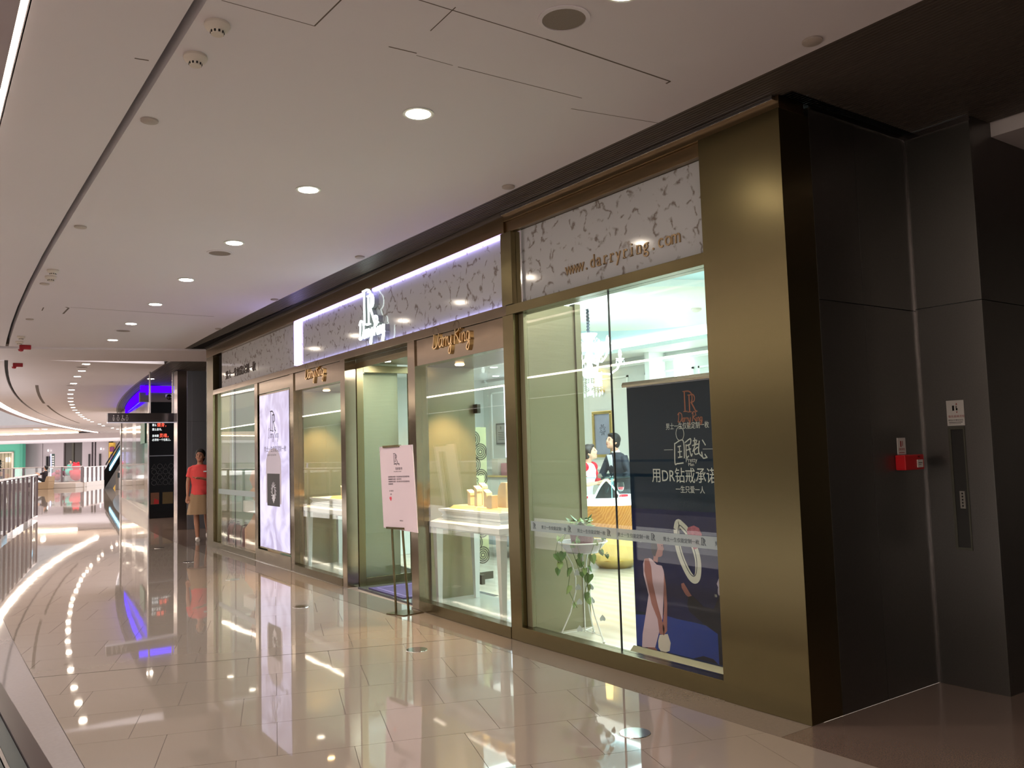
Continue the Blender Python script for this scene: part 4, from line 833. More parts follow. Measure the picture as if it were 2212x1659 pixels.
t = thing('wall_sconce', 'warm glowing wall lamp above the gold framed picture', 'wall lamp', (XB - .1, 10.93, 2.4))
MB().lathe((XB - .12, 10.93, 2.4), [(.001, .1), (.065, .08), (.055, .32), (.001, .32)], 20).build('shade', mat('warm_shade', 'ffe0a8', .6, emit=2.5, ecol='ffd890'), t, smooth=True); MB().box(XB - .1, XB, 10.9, 10.96, 2.38, 2.42).build('bracket', GOLD, t)
t = thing('framed_notice', 'grey framed notice on the wall behind the right display window', 'notice', (XB, 14.05, 1.58)); wallx(13.85, 14.22, 1.56, 1.98, 0, .03, 'frame', mat('pewter', '6c6e70', .3, .8), t); wallx(13.88, 14.19, 1.59, 1.95, .03, .032, 'sheet', mat('grey_sheet', 'a3a6a4', .6), t)
q = mapper((XB - .0325, 14.19, 1.59), (0, -1, 0), (-1, 0, 0)); m = MB(); logo(m, .06, q, .13, .27)
for k in range(5): rectp(m, .05, .26, .06 + k * .035, .07 + k * .035, q)
m.build('print', pat, t)
MB().box(XB - .24, XB - .06, 13.35, 13.6, 1.3, 2.7).build('tall_lit_panel', emis('blue_white_glow', (.8, .88, 1), 2.2), None, 'tall bluish lit panel beside the framed notice in the shop', 'light panel')
t = thing('sofa', 'grey blue upholstered sofa behind the ring stands', 'sofa', (6.9, 9.6, 0)); SF = mat('grey_blue_fabric', '8496a0', .9)
MB().box(6.5, 7.4, 9.2, 10.6, .15, .42).build('seat', SF, t, bevel=.04); MB().box(7.25, 7.5, 9.2, 10.6, .42, .85).build('backrest', SF, t, bevel=.04)
for y in (9.1, 10.6): MB().box(6.5, 7.5, y, y + .15, .1, .62).build('armrest', SF, t, bevel=.03)
for x in (6.55, 7.4):
    for y in (9.2, 10.5): MB().box(x, x + .05, y, y + .05, 0, .15).build('leg', GOLD, t)
t = thing('side_cabinet', 'white low cabinet with boxes in the back of the shop', 'cabinet', (9.1, 12.9, 0)); MB().box(8.8, 9.6, 12.2, 13.6, .04, .95).build('body', WHITE, t, bevel=.01); MB().box(8.78, 8.8, 12.25, 12.88, .08, .9).build('door', mo, t); MB().box(8.78, 8.8, 12.92, 13.55, .08, .9).build('door', mo, t); MB().box(8.75, 9.6, 12.15, 13.65, .95, .98).build('top', GOLD, t)
for i, (y, h_, c_, l) in enumerate([(12.5, .38, 'b7bcb2', 'grey paper bag standing on the white cabinet'), (13.0, .22, 'c88f98', 'pink box standing on the white cabinet'), (13.3, .3, 'd9d6c8', 'cream box standing on the white cabinet')]):
    MB().box(8.95, 9.15, y - .1, y + .1, .98, .98 + h_).build('gift_box', mat('box_%d' % i, c_, .7), None, l, 'box', 'boxes on the cabinet', bevel=.004)
t = thing('smoke_detector', 'white smoke detector on the ceiling inside the shop', 'smoke detector', (7.3, 6.62, ZS), 'smoke detectors'); MB().lathe((7.3, 6.62, ZS + .1), [(.001, 0), (.06, 0), (.06, -.02), (.03, -.04), (.001, -.045)], 20).build('body', smk, t, smooth=True)
for i, (x, y) in enumerate([(8.28, 12.25), (9.3, 13.7), (7.2, 11.4), (6.2, 12.0), (4.8, 6.6), (4.75, 4.0)]):
    t = thing('recessed_downlight', ['inner downlight of the shop seen in the right display window', 'farthest inner downlight of the shop, near the back corner', 'inner shop downlight above the white cabinet', 'inner shop downlight left of the sofa', 'inner shop downlight behind the middle post', 'inner shop downlight behind the right window'][i], 'ceiling light', (x, y, ZS), 'downlights inside the shop')
    MB().lathe((x, y, ZS), [(.001, -.002), (.07, -.002), (.08, -.006), (.08, -.0), (.001, 0)], 20).build('trim_ring', WHITE, t, smooth=True); MB().lathe((x, y, ZS), [(.001, -.008), (.062, -.008), (.062, -.003), (.001, -.003)], 20).build('lens', emis('shop_lamp', (.92, 1, 1), 14), t)
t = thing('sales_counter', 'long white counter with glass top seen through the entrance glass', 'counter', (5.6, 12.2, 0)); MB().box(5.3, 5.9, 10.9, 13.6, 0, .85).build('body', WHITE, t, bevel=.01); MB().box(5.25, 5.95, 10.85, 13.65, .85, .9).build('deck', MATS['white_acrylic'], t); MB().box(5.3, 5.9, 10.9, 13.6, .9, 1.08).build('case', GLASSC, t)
MB().box(XF + .32, 4.36, 14.4, 14.70, 0, 2.9).build('olive_pier', OLIVE, par); MB().box(4.36, 6.2, 14.60, 14.69, 0, 2.9).build('end_panel', mat('sage_panel', '8f9c88', .6), par)
m = MB()
for a in ((4.42, 4.9, 1.2, 1.22), (4.42, 4.44, 1.2, 2.7)): m.box(a[0], a[1], 14.585, 14.60, a[2], a[3])
m.build('end_moulding', mo, par)

# banner
t = thing('roll_up_banner', 'dark blue roll-up banner standing behind the right window glass', 'banner', (4.08, 3.94, 0)); q = mapper((4.08, 4.40, 0), (0, -1, 0), (-1, 0, 0))
NAVY = mat('banner_navy', '031f33', .6, ior=1.2, vary=(1.5, .15))
MB().box(4.08, 4.083, 3.44, 4.38, .06, 1.87).build('sheet', NAVY, t)
m = MB(); m.sweep([(4.03, .012), (4.13, .012), (4.13, .05), (4.115, .085), (4.07, .085), (4.03, .05)], [3.42, 4.40], F=WW); m.build('base', mat('champagne_metal', (.62, .56, .45), .25, 1), t, bevel=.004)
m = MB(); m.sweep([(4.065, 1.86), (4.095, 1.86), (4.1, 1.875), (4.09, 1.895), (4.07, 1.895), (4.06, 1.875)], [3.42, 4.41], F=WW); m.build('top_rail', MATS['champagne_metal'], t)
MB().tube([(4.11, 3.9, .07), (4.11, 3.9, 1.87)], .008, 8).build('pole', STEELL, t)
for x in (3.5, 4.3): MB().box(3.98, 4.18, x, x + .03, 0, .013).build('foot', STEELL, t)
P = {'dress':[(0.178,0.689),(0.197,0.687),(0.247,0.652),(0.294,0.649),(0.31,0.618),(0.318,0.514),(0.302,0.486),(0.282,0.306),(0.233,0.181),(0.2,0.1),(0.074,0.082),(0.084,0.17),(0.133,0.345),(0.158,0.442),(0.118,0.572),(0.117,0.646),(0.134,0.682)],
 'arm1':[(0.134,0.682),(0.173,0.688),(0.194,0.633),(0.202,0.527),(0.245,0.373),(0.273,0.298),(0.297,0.237),(0.285,0.196),(0.248,0.196),(0.235,0.293),(0.184,0.385),(0.153,0.509),(0.127,0.6)],
 'arm2':[(0.314,0.605),(0.327,0.515),(0.33,0.404),(0.319,0.227),(0.285,0.192),(0.279,0.247),(0.301,0.381),(0.302,0.486)],
 'face':[(0.228,0.813),(0.314,0.826),(0.315,0.777),(0.322,0.762),(0.309,0.745),(0.305,0.72),(0.293,0.709),(0.264,0.703),(0.257,0.666),(0.215,0.675),(0.222,0.703)],
 'hair':[(0.215,0.829),(0.259,0.846),(0.305,0.839),(0.309,0.819),(0.256,0.802),(0.263,0.759),(0.236,0.704),(0.213,0.715),(0.2,0.77)],
 'legs':[(0.128,0.09),(0.2,0.1),(0.219,0.086),(0.13,0.086)],
 'hat':[(0.247,0.19),(0.322,0.208),(0.346,0.154),(0.333,0.1),(0.30,0.087),(0.25,0.087),(0.232,0.105),(0.231,0.148)],
 'ring':[(0.441,0.896),(0.457,0.939),(0.492,0.925),(0.542,0.883),(0.588,0.804),(0.617,0.711),(0.611,0.622),(0.584,0.588),(0.542,0.609),(0.486,0.693),(0.448,0.793),(0.441,0.896)],
 'gem':[(0.544,0.915),(0.596,0.931),(0.638,0.918),(0.661,0.878),(0.63,0.794),(0.587,0.778),(0.548,0.845),(0.533,0.889)],
 'suit':[(0.521,0.473),(0.56,0.484),(0.649,0.427),(0.731,0.425),(0.777,0.505),(0.805,0.52),(0.95,0.56),(0.95,0.09),(0.755,0.09),(0.754,0.276),(0.643,0.32),(0.528,0.379),(0.509,0.421)],
 'mface':[(0.793,0.657),(0.83,0.68),(0.87,0.66),(0.86,0.56),(0.83,0.52),(0.777,0.514),(0.77,0.525),(0.772,0.553),(0.776,0.56),(0.765,0.583),(0.783,0.616)],
 'hand':[(0.464,0.55),(0.487,0.559),(0.535,0.5),(0.551,0.483),(0.521,0.473),(0.5,0.483),(0.467,0.524)],
 'sea':[(0.022,0.293),(0.32,0.325),(0.41,0.318),(0.575,0.317),(0.724,0.308),(0.95,0.28),(0.95,0.088),(0.022,0.088)],
 'isle':[(0.542,0.09),(0.627,0.12),(0.709,0.115),(0.747,0.09)]}
pi = lambda n, c, r=.6, **k: mat('print_' + n, c, r, ior=1.2, **k)
def pp(name, keys, m, z): mb = MB(); [poly(mb, P[k], q, z, .0004) for k in keys]; mb.build(name, m, t)
mb = MB(); rectp(mb, .022, .95, .32, 1.02, q, .0, .0003); mb.build('printed_night_sky', pi('night', '121a45', vary=(3, .4)), t)
pp('printed_sea', ['sea'], pi('sea', '223c90', vary=(2, .25)), .0005); pp('printed_island', ['isle'], pi('isle', '1a1e33'), .001)
pp('printed_skin', ['arm1', 'arm2', 'face', 'legs', 'hand'], pi('skin', '9d6a66'), .0022); pp('printed_dress', ['dress'], pi('dress', 'cdb6c6'), .0016); pp('printed_hair', ['hair'], pi('hair', '191522'), .0028)
pp('printed_bag', ['hat'], pi('bag', 'd6cfc6'), .0016); pp('printed_suit', ['suit'], pi('suit', '0f1322'), .0022); pp('printed_man_face', ['mface'], pi('mface', 'a9a3b5'), .0028)
mb = MB(); mb.cur = 0; poly(mb, [(.805, .69), (.90, .70), (.90, .58), (.845, .60), (.83, .655)], q, .0033); poly(mb, [(.79, .615), (.80, .618), (.80, .611), (.79, .610)], q, .0033); poly(mb, [(.30, .785), (.309, .785), (.309, .779), (.30, .779)], q, .003); mb.build('printed_dark_hair', MATS['print_hair'], t)
mb = MB(); ribbon(mb, P['ring'], .05, q, ext=.0005, z0=.001); mb.build('printed_ring', pi('ring', 'c3c6bd', .3), t)
mb = MB(); ribbon(mb, [(a * .86 + .075, b * .9 + .08) for a, b in P['ring']], .006, q, ext=.0005, z0=.0017); mb.build('printed_ring_line', pi('ringline', '4a5058'), t)
pp('printed_gem', ['gem'], pi('gem', 'a05a6c', vary=(60, .6)), .0020)
mb = MB(); logo(mb, .135, lambda x, y, z: q(x, y, z + .0005), .565, 1.66, .0006, .07); script(mb, NAME, .21, q, .50, 1.595, .006, .0008, 1.15); mb.build('logo_print', pi('copper', '9c5f4a'), t)
INKW = pi('pale', 'c2c8c4')
mb = MB(); text(mb, LINE, .047, q, .385, 1.553, .0008, sx=.80); text(mb, '用DR钻戒承诺真爱', .105, q, .235, 1.21, .0008, sx=.86); text(mb, '一生只爱一人', .05, q, .45, 1.14, .0008, sx=.84)
rectp(mb, .36, .44, 1.415, 1.418, q); rectp(mb, .70, .80, 1.415, 1.418, q); text(mb, 'Pretty', .04, q, .55, 1.335, .0008); text(mb, 'Man', .03, q, .57, 1.31, .0008); text(mb, '饰', .02, q, .742, .50); text(mb, '饰', .02, q, .09, .79); mb.build('pale_lettering', INKW, t)
mb = MB(); S = .0075
for L in ([(.46, 1.46), (.455, 1.33), (.475, 1.325), (.53, 1.33)], [(.46, 1.455), (.535, 1.475), (.54, 1.36)], [(.485, 1.435), (.515, 1.44)], [(.485, 1.40), (.52, 1.405)], [(.50, 1.435), (.502, 1.365)], [(.485, 1.365), (.522, 1.37)],
          [(.55, 1.46), (.60, 1.485), (.595, 1.45), (.555, 1.44)], [(.56, 1.45), (.558, 1.37), (.58, 1.375)], [(.555, 1.41), (.60, 1.42)], [(.58, 1.45), (.60, 1.375), (.61, 1.39)], [(.62, 1.47), (.65, 1.475)], [(.636, 1.49), (.632, 1.44)], [(.612, 1.44), (.665, 1.45)], [(.655, 1.475), (.615, 1.40)], [(.66, 1.43), (.63, 1.41), (.635, 1.385), (.665, 1.39)],
          [(.675, 1.47), (.665, 1.40), (.69, 1.37)], [(.70, 1.475), (.725, 1.44)], [(.69, 1.40), (.70, 1.36), (.735, 1.365)], [(.715, 1.385), (.735, 1.36)]): ribbon(mb, L, S, q, ext=.0006, z0=.0004)
ribbon(mb, [(.51 + .035 * math.cos(a * .35), 1.52 + .045 * math.sin(a * .35)) for a in range(19)], .004, q, ext=.0006, z0=.0004)
mb.build('handwritten_print', INKW, t)

# plant stand with pothos
pc = Vector((4.19, 5.06, 0)); t = thing('plant_stand', 'white wire plant stand with heart leaves behind the right window glass', 'plant stand', pc); WW_ = mat('white_enamel', 'dfe3df', .35)
def legp(a):
    d = Vector((math.cos(a), math.sin(a), 0)); return [pc + d * r + Vector((0, 0, z)) for r, z in ((.205, .012), (.175, .08), (.11, .24), (.065, .42), (.06, .55), (.085, .68), (.13, .78))]
for k in range(3): MB().tube([Vector(p) for p in legp(k * 2.094 + .55)], .0055, 8).build('leg', WW_, t, smooth=True); MB().ball(legp(k * 2.094 + .55)[0] , .012, 10, 6).build('foot_ball', WW_, t, smooth=True)
m = MB(); m.tube([pc + Vector((math.cos(a) * .19, math.sin(a) * .19, .875)) for a in [k * math.pi / 16 for k in range(33)]], .006, 8); m.tube([pc + Vector((math.cos(a) * .12, math.sin(a) * .12, .78)) for a in [k * math.pi / 16 for k in range(33)]], .004, 8); m.build('basket_ring', WW_, t, smooth=True)
MB().lathe(pc, [(.12, .78), (.188, .875), (.184, .875), (.116, .782)], 32).build('basket', glass('wire_mesh_grey', (.75, .75, .75), 1.3, .3, .3, (.7, .7, .7)), t, smooth=True)
MB().tube([pc + Vector((0, 0, .06)), pc + Vector((0, 0, .78))], .005, 8).build('stem', WW_, t)
for z, r in ((.06, .18), (.62, .07)):
    m = MB()
    for k in range(3):
        a = k * 2.094 + .55; m.tube([pc + Vector((0, 0, z + .02)), pc + Vector((math.cos(a) * r, math.sin(a) * r, z))], .004, 6)
    m.build('brace', WW_, t)
def leafmesh(mb, c, r, u, L, cup=.15):
    c = Vector(c); n = r.cross(u); pts = [(0, 0), (-.35, -.12), (-.5, .15), (-.42, .5), (-.2, .8), (0, 1.05), (.2, .8), (.42, .5), (.5, .15), (.35, -.12)]
    V = [c + r * x * L * .9 + u * y * L + n * (cup * L * abs(x) * 2) for x, y in pts] + [c + u * .45 * L]; k = len(pts)
    V2 = [v - n * .0012 for v in V]; F = [(i, (i + 1) % k, k) for i in range(k)]; b = k + 1
    return mb.add(V + V2, F + [(b + (i + 1) % k, b + i, b + k) for i in range(k)] + [(i, b + i, b + (i + 1) % k, (i + 1) % k) for i in range(k)])
Rr = Vector((.8, -.6, 0))
for lx, lz in [(-.045, .10), (-.04, .34), (.055, .35), (-.045, .47), (.05, .47), (-.05, .60), (.03, .62), (.13, .19)]:
    leafmesh(MB(), pc + Rr * lx + Vector((-.02, -.03, lz - .02)), Rr, Vector((0, 0, 1)), .05, .02).build('metal_leaf', mat('grey_enamel', 'b9c0c0', .4), t)
t.scale = (1, 1, .835)
t = thing('potted_pothos', 'trailing green pothos in a dark red pot on the white plant stand', 'potted plant', pc + Vector((0, 0, .79)))
MB().lathe(pc, [(.001, .79), (.072, .79), (.098, .94), (.105, .945), (.105, .965), (.094, .965), (.09, .93), (.001, .93)], 28).build('pot', mat('dark_red_pot', '6e3a36', .45), t, smooth=True)
MB().lathe(pc, [(.001, .93), (.09, .93), (.09, .937), (.001, .94)], 20).build('soil', mat('dark_soil', '241a14', .95), t)
VINE = mat('vine_green', '5a6b3a', .6); LEAFS = [mat('leaf_green', '55793a', .4), mat('pale_leaf_green', '7f9c58', .4)]
rng = random.Random(11)
def vine(pts, step=.042, L=.062):
    st = MB(); st.tube(pts, .0028, 6); st.build('vine', VINE, t, smooth=True)
    acc = 0
    for a, b_ in zip(pts, pts[1:]):
        a = Vector(a); b_ = Vector(b_); acc += (b_ - a).length
        if acc > step:
            acc = 0; an = rng.uniform(-1.2, 1.2); r = (Rr * math.cos(an) + Vector((-.6, -.8, 0)) * math.sin(an) * .6 + Vector((0, 0, rng.uniform(-.3, .3)))).normalized(); u = Vector((rng.uniform(-.5, .5), rng.uniform(-.5, .5), -1 if a.z < .9 else .6)); u = (u - r * u.dot(r)).normalized()
            leafmesh(MB(), b_ + r * .012, r, u, L * rng.uniform(.7, 1.15)).build('leaf', LEAFS[rng.random() < .35], t)
def VP(*L): return [pc + Rr * a + Vector((-.6, -.8, 0)) * d + Vector((0, 0, .95 - (.95 - z) * .78)) for a, d, z in L]
vine([Vector(p) for p in VP((-.03, .05, .95), (-.12, .1, .93), (-.19, .14, .86), (-.21, .15, .74), (-.19, .14, .66), (-.2, .12, .6))])
vine([Vector(p) for p in VP((-.04, .06, .95), (-.11, .12, .94), (-.16, .16, .86), (-.16, .17, .76), (-.13, .15, .68), (-.12, .14, .6), (-.11, .14, .52), (-.12, .14, .44), (-.11, .13, .36), (-.08, .12, .27), (-.06, .11, .22))], .075)
vine([Vector(p) for p in VP((0, .08, .95), (-.04, .14, .93), (-.05, .17, .84), (-.03, .17, .74), (-.02, .15, .66), (0, .14, .6), (.01, .13, .52), (.02, .13, .44), (.0, .12, .36), (.02, .12, .30))], .05)
vine([Vector(p) for p in VP((.04, .07, .95), (.08, .12, .93), (.08, .16, .82), (.05, .15, .72), (.04, .14, .62), (.03, .13, .54))], .05)
vine([Vector(p) for p in VP((.06, .04, .95), (.13, .08, .93), (.15, .12, .86), (.12, .14, .76), (.16, .14, .72), (.18, .13, .74))], .05, .045)
vine([Vector(p) for p in VP((-.05, .02, .95), (-.02, .1, .92), (-.09, .16, .80), (-.06, .15, .68), (-.03, .14, .56))], .05)
for k in range(26):
    a = rng.uniform(0, 6.28); d = Vector((math.cos(a), math.sin(a), 0)); h_ = rng.uniform(.0, .09); r = Vector((-d.y, d.x, 0)); u = (d + Vector((0, 0, rng.uniform(-.1, .9)))).normalized()
    leafmesh(MB(), pc + d * rng.uniform(.03, .08) + Vector((0, 0, .95 + h_)), r, u, rng.uniform(.045, .065)).build('leaf', LEAFS[k % 2], t)

t.location.z = .664
# easel notice in front of the entrance
eb = Vector((3.63, 7.0, 0)); t = thing('notice_easel', 'pale pink notice board on a brass pole easel in front of the entrance', 'notice stand', eb)
m = MB(); m.prism([(3.51, 7.04), (3.585, 6.84), (3.80, 6.86), (3.735, 7.09)], 0.0, .008); m.build('base_plate', BRASS, t, bevel=.002)
top = Vector((3.70, 7.12, 1.1)); pA, pB = Vector((3.60, 7.02, .008)), Vector((3.68, 6.93, .008))
bd = Vector((.10, -.62, 0)).normalized(); tl = Vector((3.60, 7.30, 1.51)); bl = Vector((3.56, 7.16, .765)); tr_ = Vector((3.66, 6.76, 1.52)); br_ = Vector((3.62, 6.62, .745))
r_ = (tr_ - tl); u_ = (tl - bl); n_ = u_.cross(r_).normalized(); n_ = n_ if n_.x < 0 else -n_
MB().add([bl, br_, tr_, tl, bl - n_ * .006, br_ - n_ * .006, tr_ - n_ * .006, tl - n_ * .006], [(0, 1, 2, 3), (7, 6, 5, 4), (0, 4, 5, 1), (1, 5, 6, 2), (2, 6, 7, 3), (3, 7, 4, 0)]).build('board', mat('pale_pink_board', 'd6c4cc', .4), t)
bx = bl + r_ * .45 - n_ * .02
MB().tube([pA, Vector((3.585, 7.04, .72)), Vector((3.63, 7.12, 1.45))], .011, 10).build('pole', BRASS, t, smooth=True); MB().tube([pB, Vector((3.62, 6.90, .72)), Vector((3.66, 7.0, 1.45))], .011, 10).build('pole', BRASS, t, smooth=True)
F_ = lambda a, b, c: bl + r_ * a + u_ * b + n_ * c
MB().box(.12, .62, -.012, .012, -.02, .018, F_).build('lower_ledge', BRASS, t); MB().box(.12, .62, .985, 1.01, -.02, .01, F_).build('upper_clip', BRASS, t)
wd = r_.length; q = lambda x, y, z: bl + r_ * (x / wd) + u_ * (y / u_.length) + n_ * (z + .0008); INK = mat('grey_violet_ink', '544a56', .6)
m = MB(); logo(m, .075, q, .235, .615, .0004, .08); script(m, NAME, .09, q, .23, .585, .003, .0004); text(m, '致顾客书', .028, q, .25, .535, .0004); text(m, 'To my dear customer', .014, q, .22, .515, .0004)
for k, L in enumerate([.36, .22, .36, .08]): text(m, '真诚感谢您对我们一直以来的支持与信任祝您幸福'[:int(L / .0155)], .0165, q, .12, .465 - k * .022, .0004, sx=.95)
text(m, '店  铺  敬', .016, q, .13, .335, .0004); text(m, '启事', .014, q, .14, .305, .0004); text(m, '扫码关注', .014, q, .27, .065, .0004)
ribbon(m, [(.0, .70), (.03, .76)], .0015, q, ext=.0003, smooth=False); ribbon(m, [(wd - .03, .76), (wd, .70)], .0015, q, ext=.0003, smooth=False)
m.build('lettering', INK, t)
m = MB(); poly(m, [(.15, .245), (.165, .27), (.16, .285), (.15, .288), (.145, .28), (.14, .288), (.13, .285), (.125, .27)], q, .0005); m.build('heart', mat('rose_print', 'd8495c', .5), t)

# extinguishers and round stand at the left window
EX = mat('maroon_paint', '5b1a1f', .35)
def ext(x, y, label):
    t = thing('fire_extinguisher', label, 'fire extinguisher', (x, y, 0), 'fire extinguishers behind the left window')
    MB().lathe((x, y, 0), [(.001, 0), (.068, 0), (.075, .02), (.075, .31), (.055, .36), (.02, .385), (.001, .385)], 20).build('cylinder', EX, t, smooth=True)
    MB().box(x - .012, x + .012, y - .02, y + .07, .385, .42).box(x - .008, x + .008, y - .01, y + .09, .43, .445).build('valve_handle', BLACK, t, bevel=.003)
    MB().tube([(x, y + .02, .40), (x - .06, y + .02, .40), (x - .088, y, .30), (x - .088, y, .12)], .008, 8).build('hose', BLACK, t, smooth=True); return t
e0 = ext(4.22, 13.2, 'maroon fire extinguisher nearest to the lightbox behind the left window')
for x, y, l in [(4.22, 13.58, 'second maroon fire extinguisher from the lightbox'), (4.24, 13.98, 'third maroon fire extinguisher from the lightbox'), (4.34, 14.27, 'maroon fire extinguisher nearest to the shop corner')]: dup(e0, (x, y, 0), label=l)
t = thing('display_stand', 'tan rounded display stand with a white shelf behind the left window', 'display stand', (4.32, 12.75, 0)); TAN = mat('tan_felt', 'c99f80', .8)
MB().lathe((4.32, 12.75, 0), [(.001, 0), (.2, 0), (.26, .12), (.26, .38), (.16, .52), (.12, .62), (.001, .62)], 28).build('bulb_base', TAN, t, smooth=True); MB().box(4.1, 4.54, 12.5, 13.0, .62, .80).build('shelf', WHITE, t, bevel=.02)
MB().lathe((4.32, 12.75, 0), [(.001, .80), (.12, .80), (.2, .92), (.14, .99), (.19, 1.12), (.15, 1.25), (.001, 1.28)], 28).build('round_head', TAN, t, smooth=True)

# floor guide lights
def fdisc(y, x, label):
    t = thing('floor_guide_light', label, 'floor light', (x, y, 0), 'round guide lights set in the floor')
    MB().lathe((x, y, 0), [(.062, 0), (.08, 0), (.078, .003), (.064, .003)], 36).build('chrome_ring', CHROME, t, smooth=True); MB().lathe((x, y, 0), [(.001, 0), (.062, 0), (.062, .0015), (.001, .0015)], 36).build('dark_lens', mat('smoked_lens', '1e2524', .1), t)
    m = MB(); q = lambda a, b, c: Vector((x + b, y + a, .002 + c)); poly(m, [(-.04, -.008), (.0, -.008), (.0, -.022), (.028, 0), (.0, .022), (.0, .008), (-.04, .008)], q); m.build('green_arrow', emis('green_arrow_glow', (.05, .9, .3), 1.2), t)
    m = MB(); poly(m, [(-.05, -.045), (.02, -.05), (.02, -.03), (-.045, -.028)], q); m.build('white_mark', mat('print_white', 'd9dbe4', .4), t); return t
f0 = fdisc(3.27, 3.01, 'nearest round guide light in the floor, by the banner')
for x, y, l in [(3.05, 5.63, 'second nearest round floor guide light, in line with the middle post'), (3.07, 7.97, 'third round floor guide light, in front of the entrance'), (3.13, 10.33, 'fourth round floor guide light, left of the lightbox reflection'), (3.2, 12.56, 'fifth round floor guide light, near the shop corner'), (3.33, 14.93, 'farthest round floor guide light, before the passage')]: dup(f0, (x, y, 0), label=l)

# lobby fittings
t = thing('fire_call_point', 'red fire call point box on the dark steel wall', 'call point', (4.77, 2.763, 1.26)); RED = mat('signal_red', 'b3121a', .35)
MB().box(4.67, 4.87, 2.70, 2.763, 1.262, 1.35).build('housing', RED, t, bevel=.006); MB().box(4.79, 4.85, 2.696, 2.70, 1.275, 1.32).build('glass_plate', mat('label_white', 'c9c6c0', .5), t)
m = MB(); q = mapper((4.79, 2.696, 1.27), (1, 0, 0), (0, -1, 0)); rectp(m, .01, .05, .03, .033, q); rectp(m, .01, .04, .02, .022, q); text(m, 'FIRE', .014, mapper((4.80, 2.70, 1.332), (1, 0, 0), (0, -1, 0)), ext=.0005); m.build('print', BLACK, t)
t = thing('instruction_plate', 'small white instruction plate above the red call point', 'sign', (4.745, 2.763, 1.35)); MB().box(4.70, 4.785, 2.76, 2.763, 1.352, 1.45).build('plate', MATS['label_white'], t)
m = MB(); q = mapper((4.70, 2.76, 1.352), (1, 0, 0), (0, -1, 0)); rectp(m, .028, .04, .045, .08, q); poly(m, [(.05, .05), (.056, .05), (.056, .08), (.05, .08)], q); text(m, '消防按钮', .016, q, .01, .025, .0004); rectp(m, .012, .07, .01, .014, q); m.build('print', mat('red_ink', '8d2a22', .5), t)
t = thing('lift_notice', 'white notice plate with lift button symbols above the recessed slot', 'sign', (4.992, 2.56, 1.51)); MB().box(4.989, 4.992, 2.508, 2.61, 1.512, 1.66).build('plate', MATS['label_white'], t, bevel=.001)
q = mapper((4.989, 2.61, 1.512), (0, -1, 0), (-1, 0, 0)); m = MB(); rectp(m, .034, .046, .088, .118, q); m.build('button_symbol', BLACK, t); m = MB(); poly(m, [(.055, .09), (.063, .088), (.066, .1), (.06, .103), (.06, .116), (.056, .116)], q); m.build('pointing_hand', BLACK, t); m = MB(); text(m, '请按对应楼层按钮', .011, q, .006, .028, .0004); rectp(m, .01, .09, .018, .021, q); rectp(m, .01, .08, .01, .012, q); m.build('black_print', BLACK, t)
m = MB(); poly(m, [(.055, .122), (.065, .122), (.06, .134)], q); poly(m, [(.055, .082), (.065, .082), (.06, .072)], q); text(m, '敬告乘梯须知', .016, q, .008, .048, .0004); m.build('red_print', MATS['red_ink'], t)
t = thing('recessed_slot', 'tall narrow recessed slot with a small switch plate in the dark wall', 'wall slot', (4.99, 2.56, .79)); SL = mat('slot_metal', '57564c', .4, .6)
for a in ((2.512, 2.608, 1.49, 1.505), (2.512, 2.608, .79, .805), (2.592, 2.608, .805, 1.49), (2.512, 2.52, .805, 1.49)): MB().box(4.984, 4.992, *a).build('slot_frame', SL, t)
MB().box(4.9905, 4.9915, 2.52, 2.592, .805, 1.49).build('slot_back', mat('slot_back', '1f1e1b', .5), t); MB().box(4.985, 4.990, 2.535, 2.565, 1.03, 1.13).build('switch_plate', mat('switch_grey', '77736c', .4), t)
m = MB()
for k in range(5): m.lathe((4.9845, 2.55, 1.045 + k * .018), [(.001, 0), (.005, 0), (.005, .001), (.001, .001)], 8, 'x')
m.build('switch_dots', BLACK, t)

# ================================================================ balustrades along the void
RAILM = mat('dark_red_rail', '250f0e', .3, ior=1.3); CHAN = mat('grey_green_channel', '1c2524', .4, 0, ior=1.3); POST = mat('post_steel', '6f666a', .25, .9)
t = thing('handrail_balustrade', 'dark red handrail with glass at the bottom left corner beside the void', 'balustrade', (.1, 2, 0))
RX = lambda x, y, z: Vector((x + railx(y) - .09 + cx(y) - .036 * (max(0, min(y, 2)) - 1.13), y, z))
ysr = [-2, 0, 1, 2, 3, 4, 6, 8, 10, 12, 14, 16]
m = MB(); m.sweep([(.1195, 1.07), (.140, 1.07), (.143, 1.085), (.140, 1.1), (.1195, 1.1)], ysr, RX); m.build('rail', RAILM, t, smooth=True)
m = MB(); m.sweep([(.070, 1.06), (.119, 1.06), (.119, 1.096), (.103, 1.096), (.103, 1.088), (.097, 1.088), (.097, 1.096), (.070, 1.096)], ysr, RX); m.build('channel', CHAN, t)
m = MB(); m.sweep([(.088, .08), (.096, .08), (.096, 1.06), (.088, 1.06)], ysr, RX); m.build('glass_panel', GLASSC, t)
m = MB(); m.sweep([(.098, 1.0885), (.102, 1.0885), (.102, 1.0975), (.098, 1.0975)], ysr, RX); m.build('pale_bead', STEELL, t)
for y in range(-2, 17, 2): MB().box(railx(y) - .03 + cx(y), railx(y) + cx(y), y - .02, y + .02, 0, 1.07).build('post', POST, t)
t = thing('balustrade', 'steel post balustrade with bright handrail at the left edge', 'balustrade', (1.6, 21, 0))
ysr = [16.4, 17.5, 18.5, 19.5, 20.5, 21.5, 22.5, 23.5, 24.5, 25.8]; RX2 = lambda x, y, z: Vector((x + railx(y) + cx(y), y, z))
m = MB(); m.tube([RX2(0, y, 1.15) for y in ysr], .028, 10); m.build('handrail', mat('pale_steel', (.75, .68, .66), .15, 1), t, smooth=True)
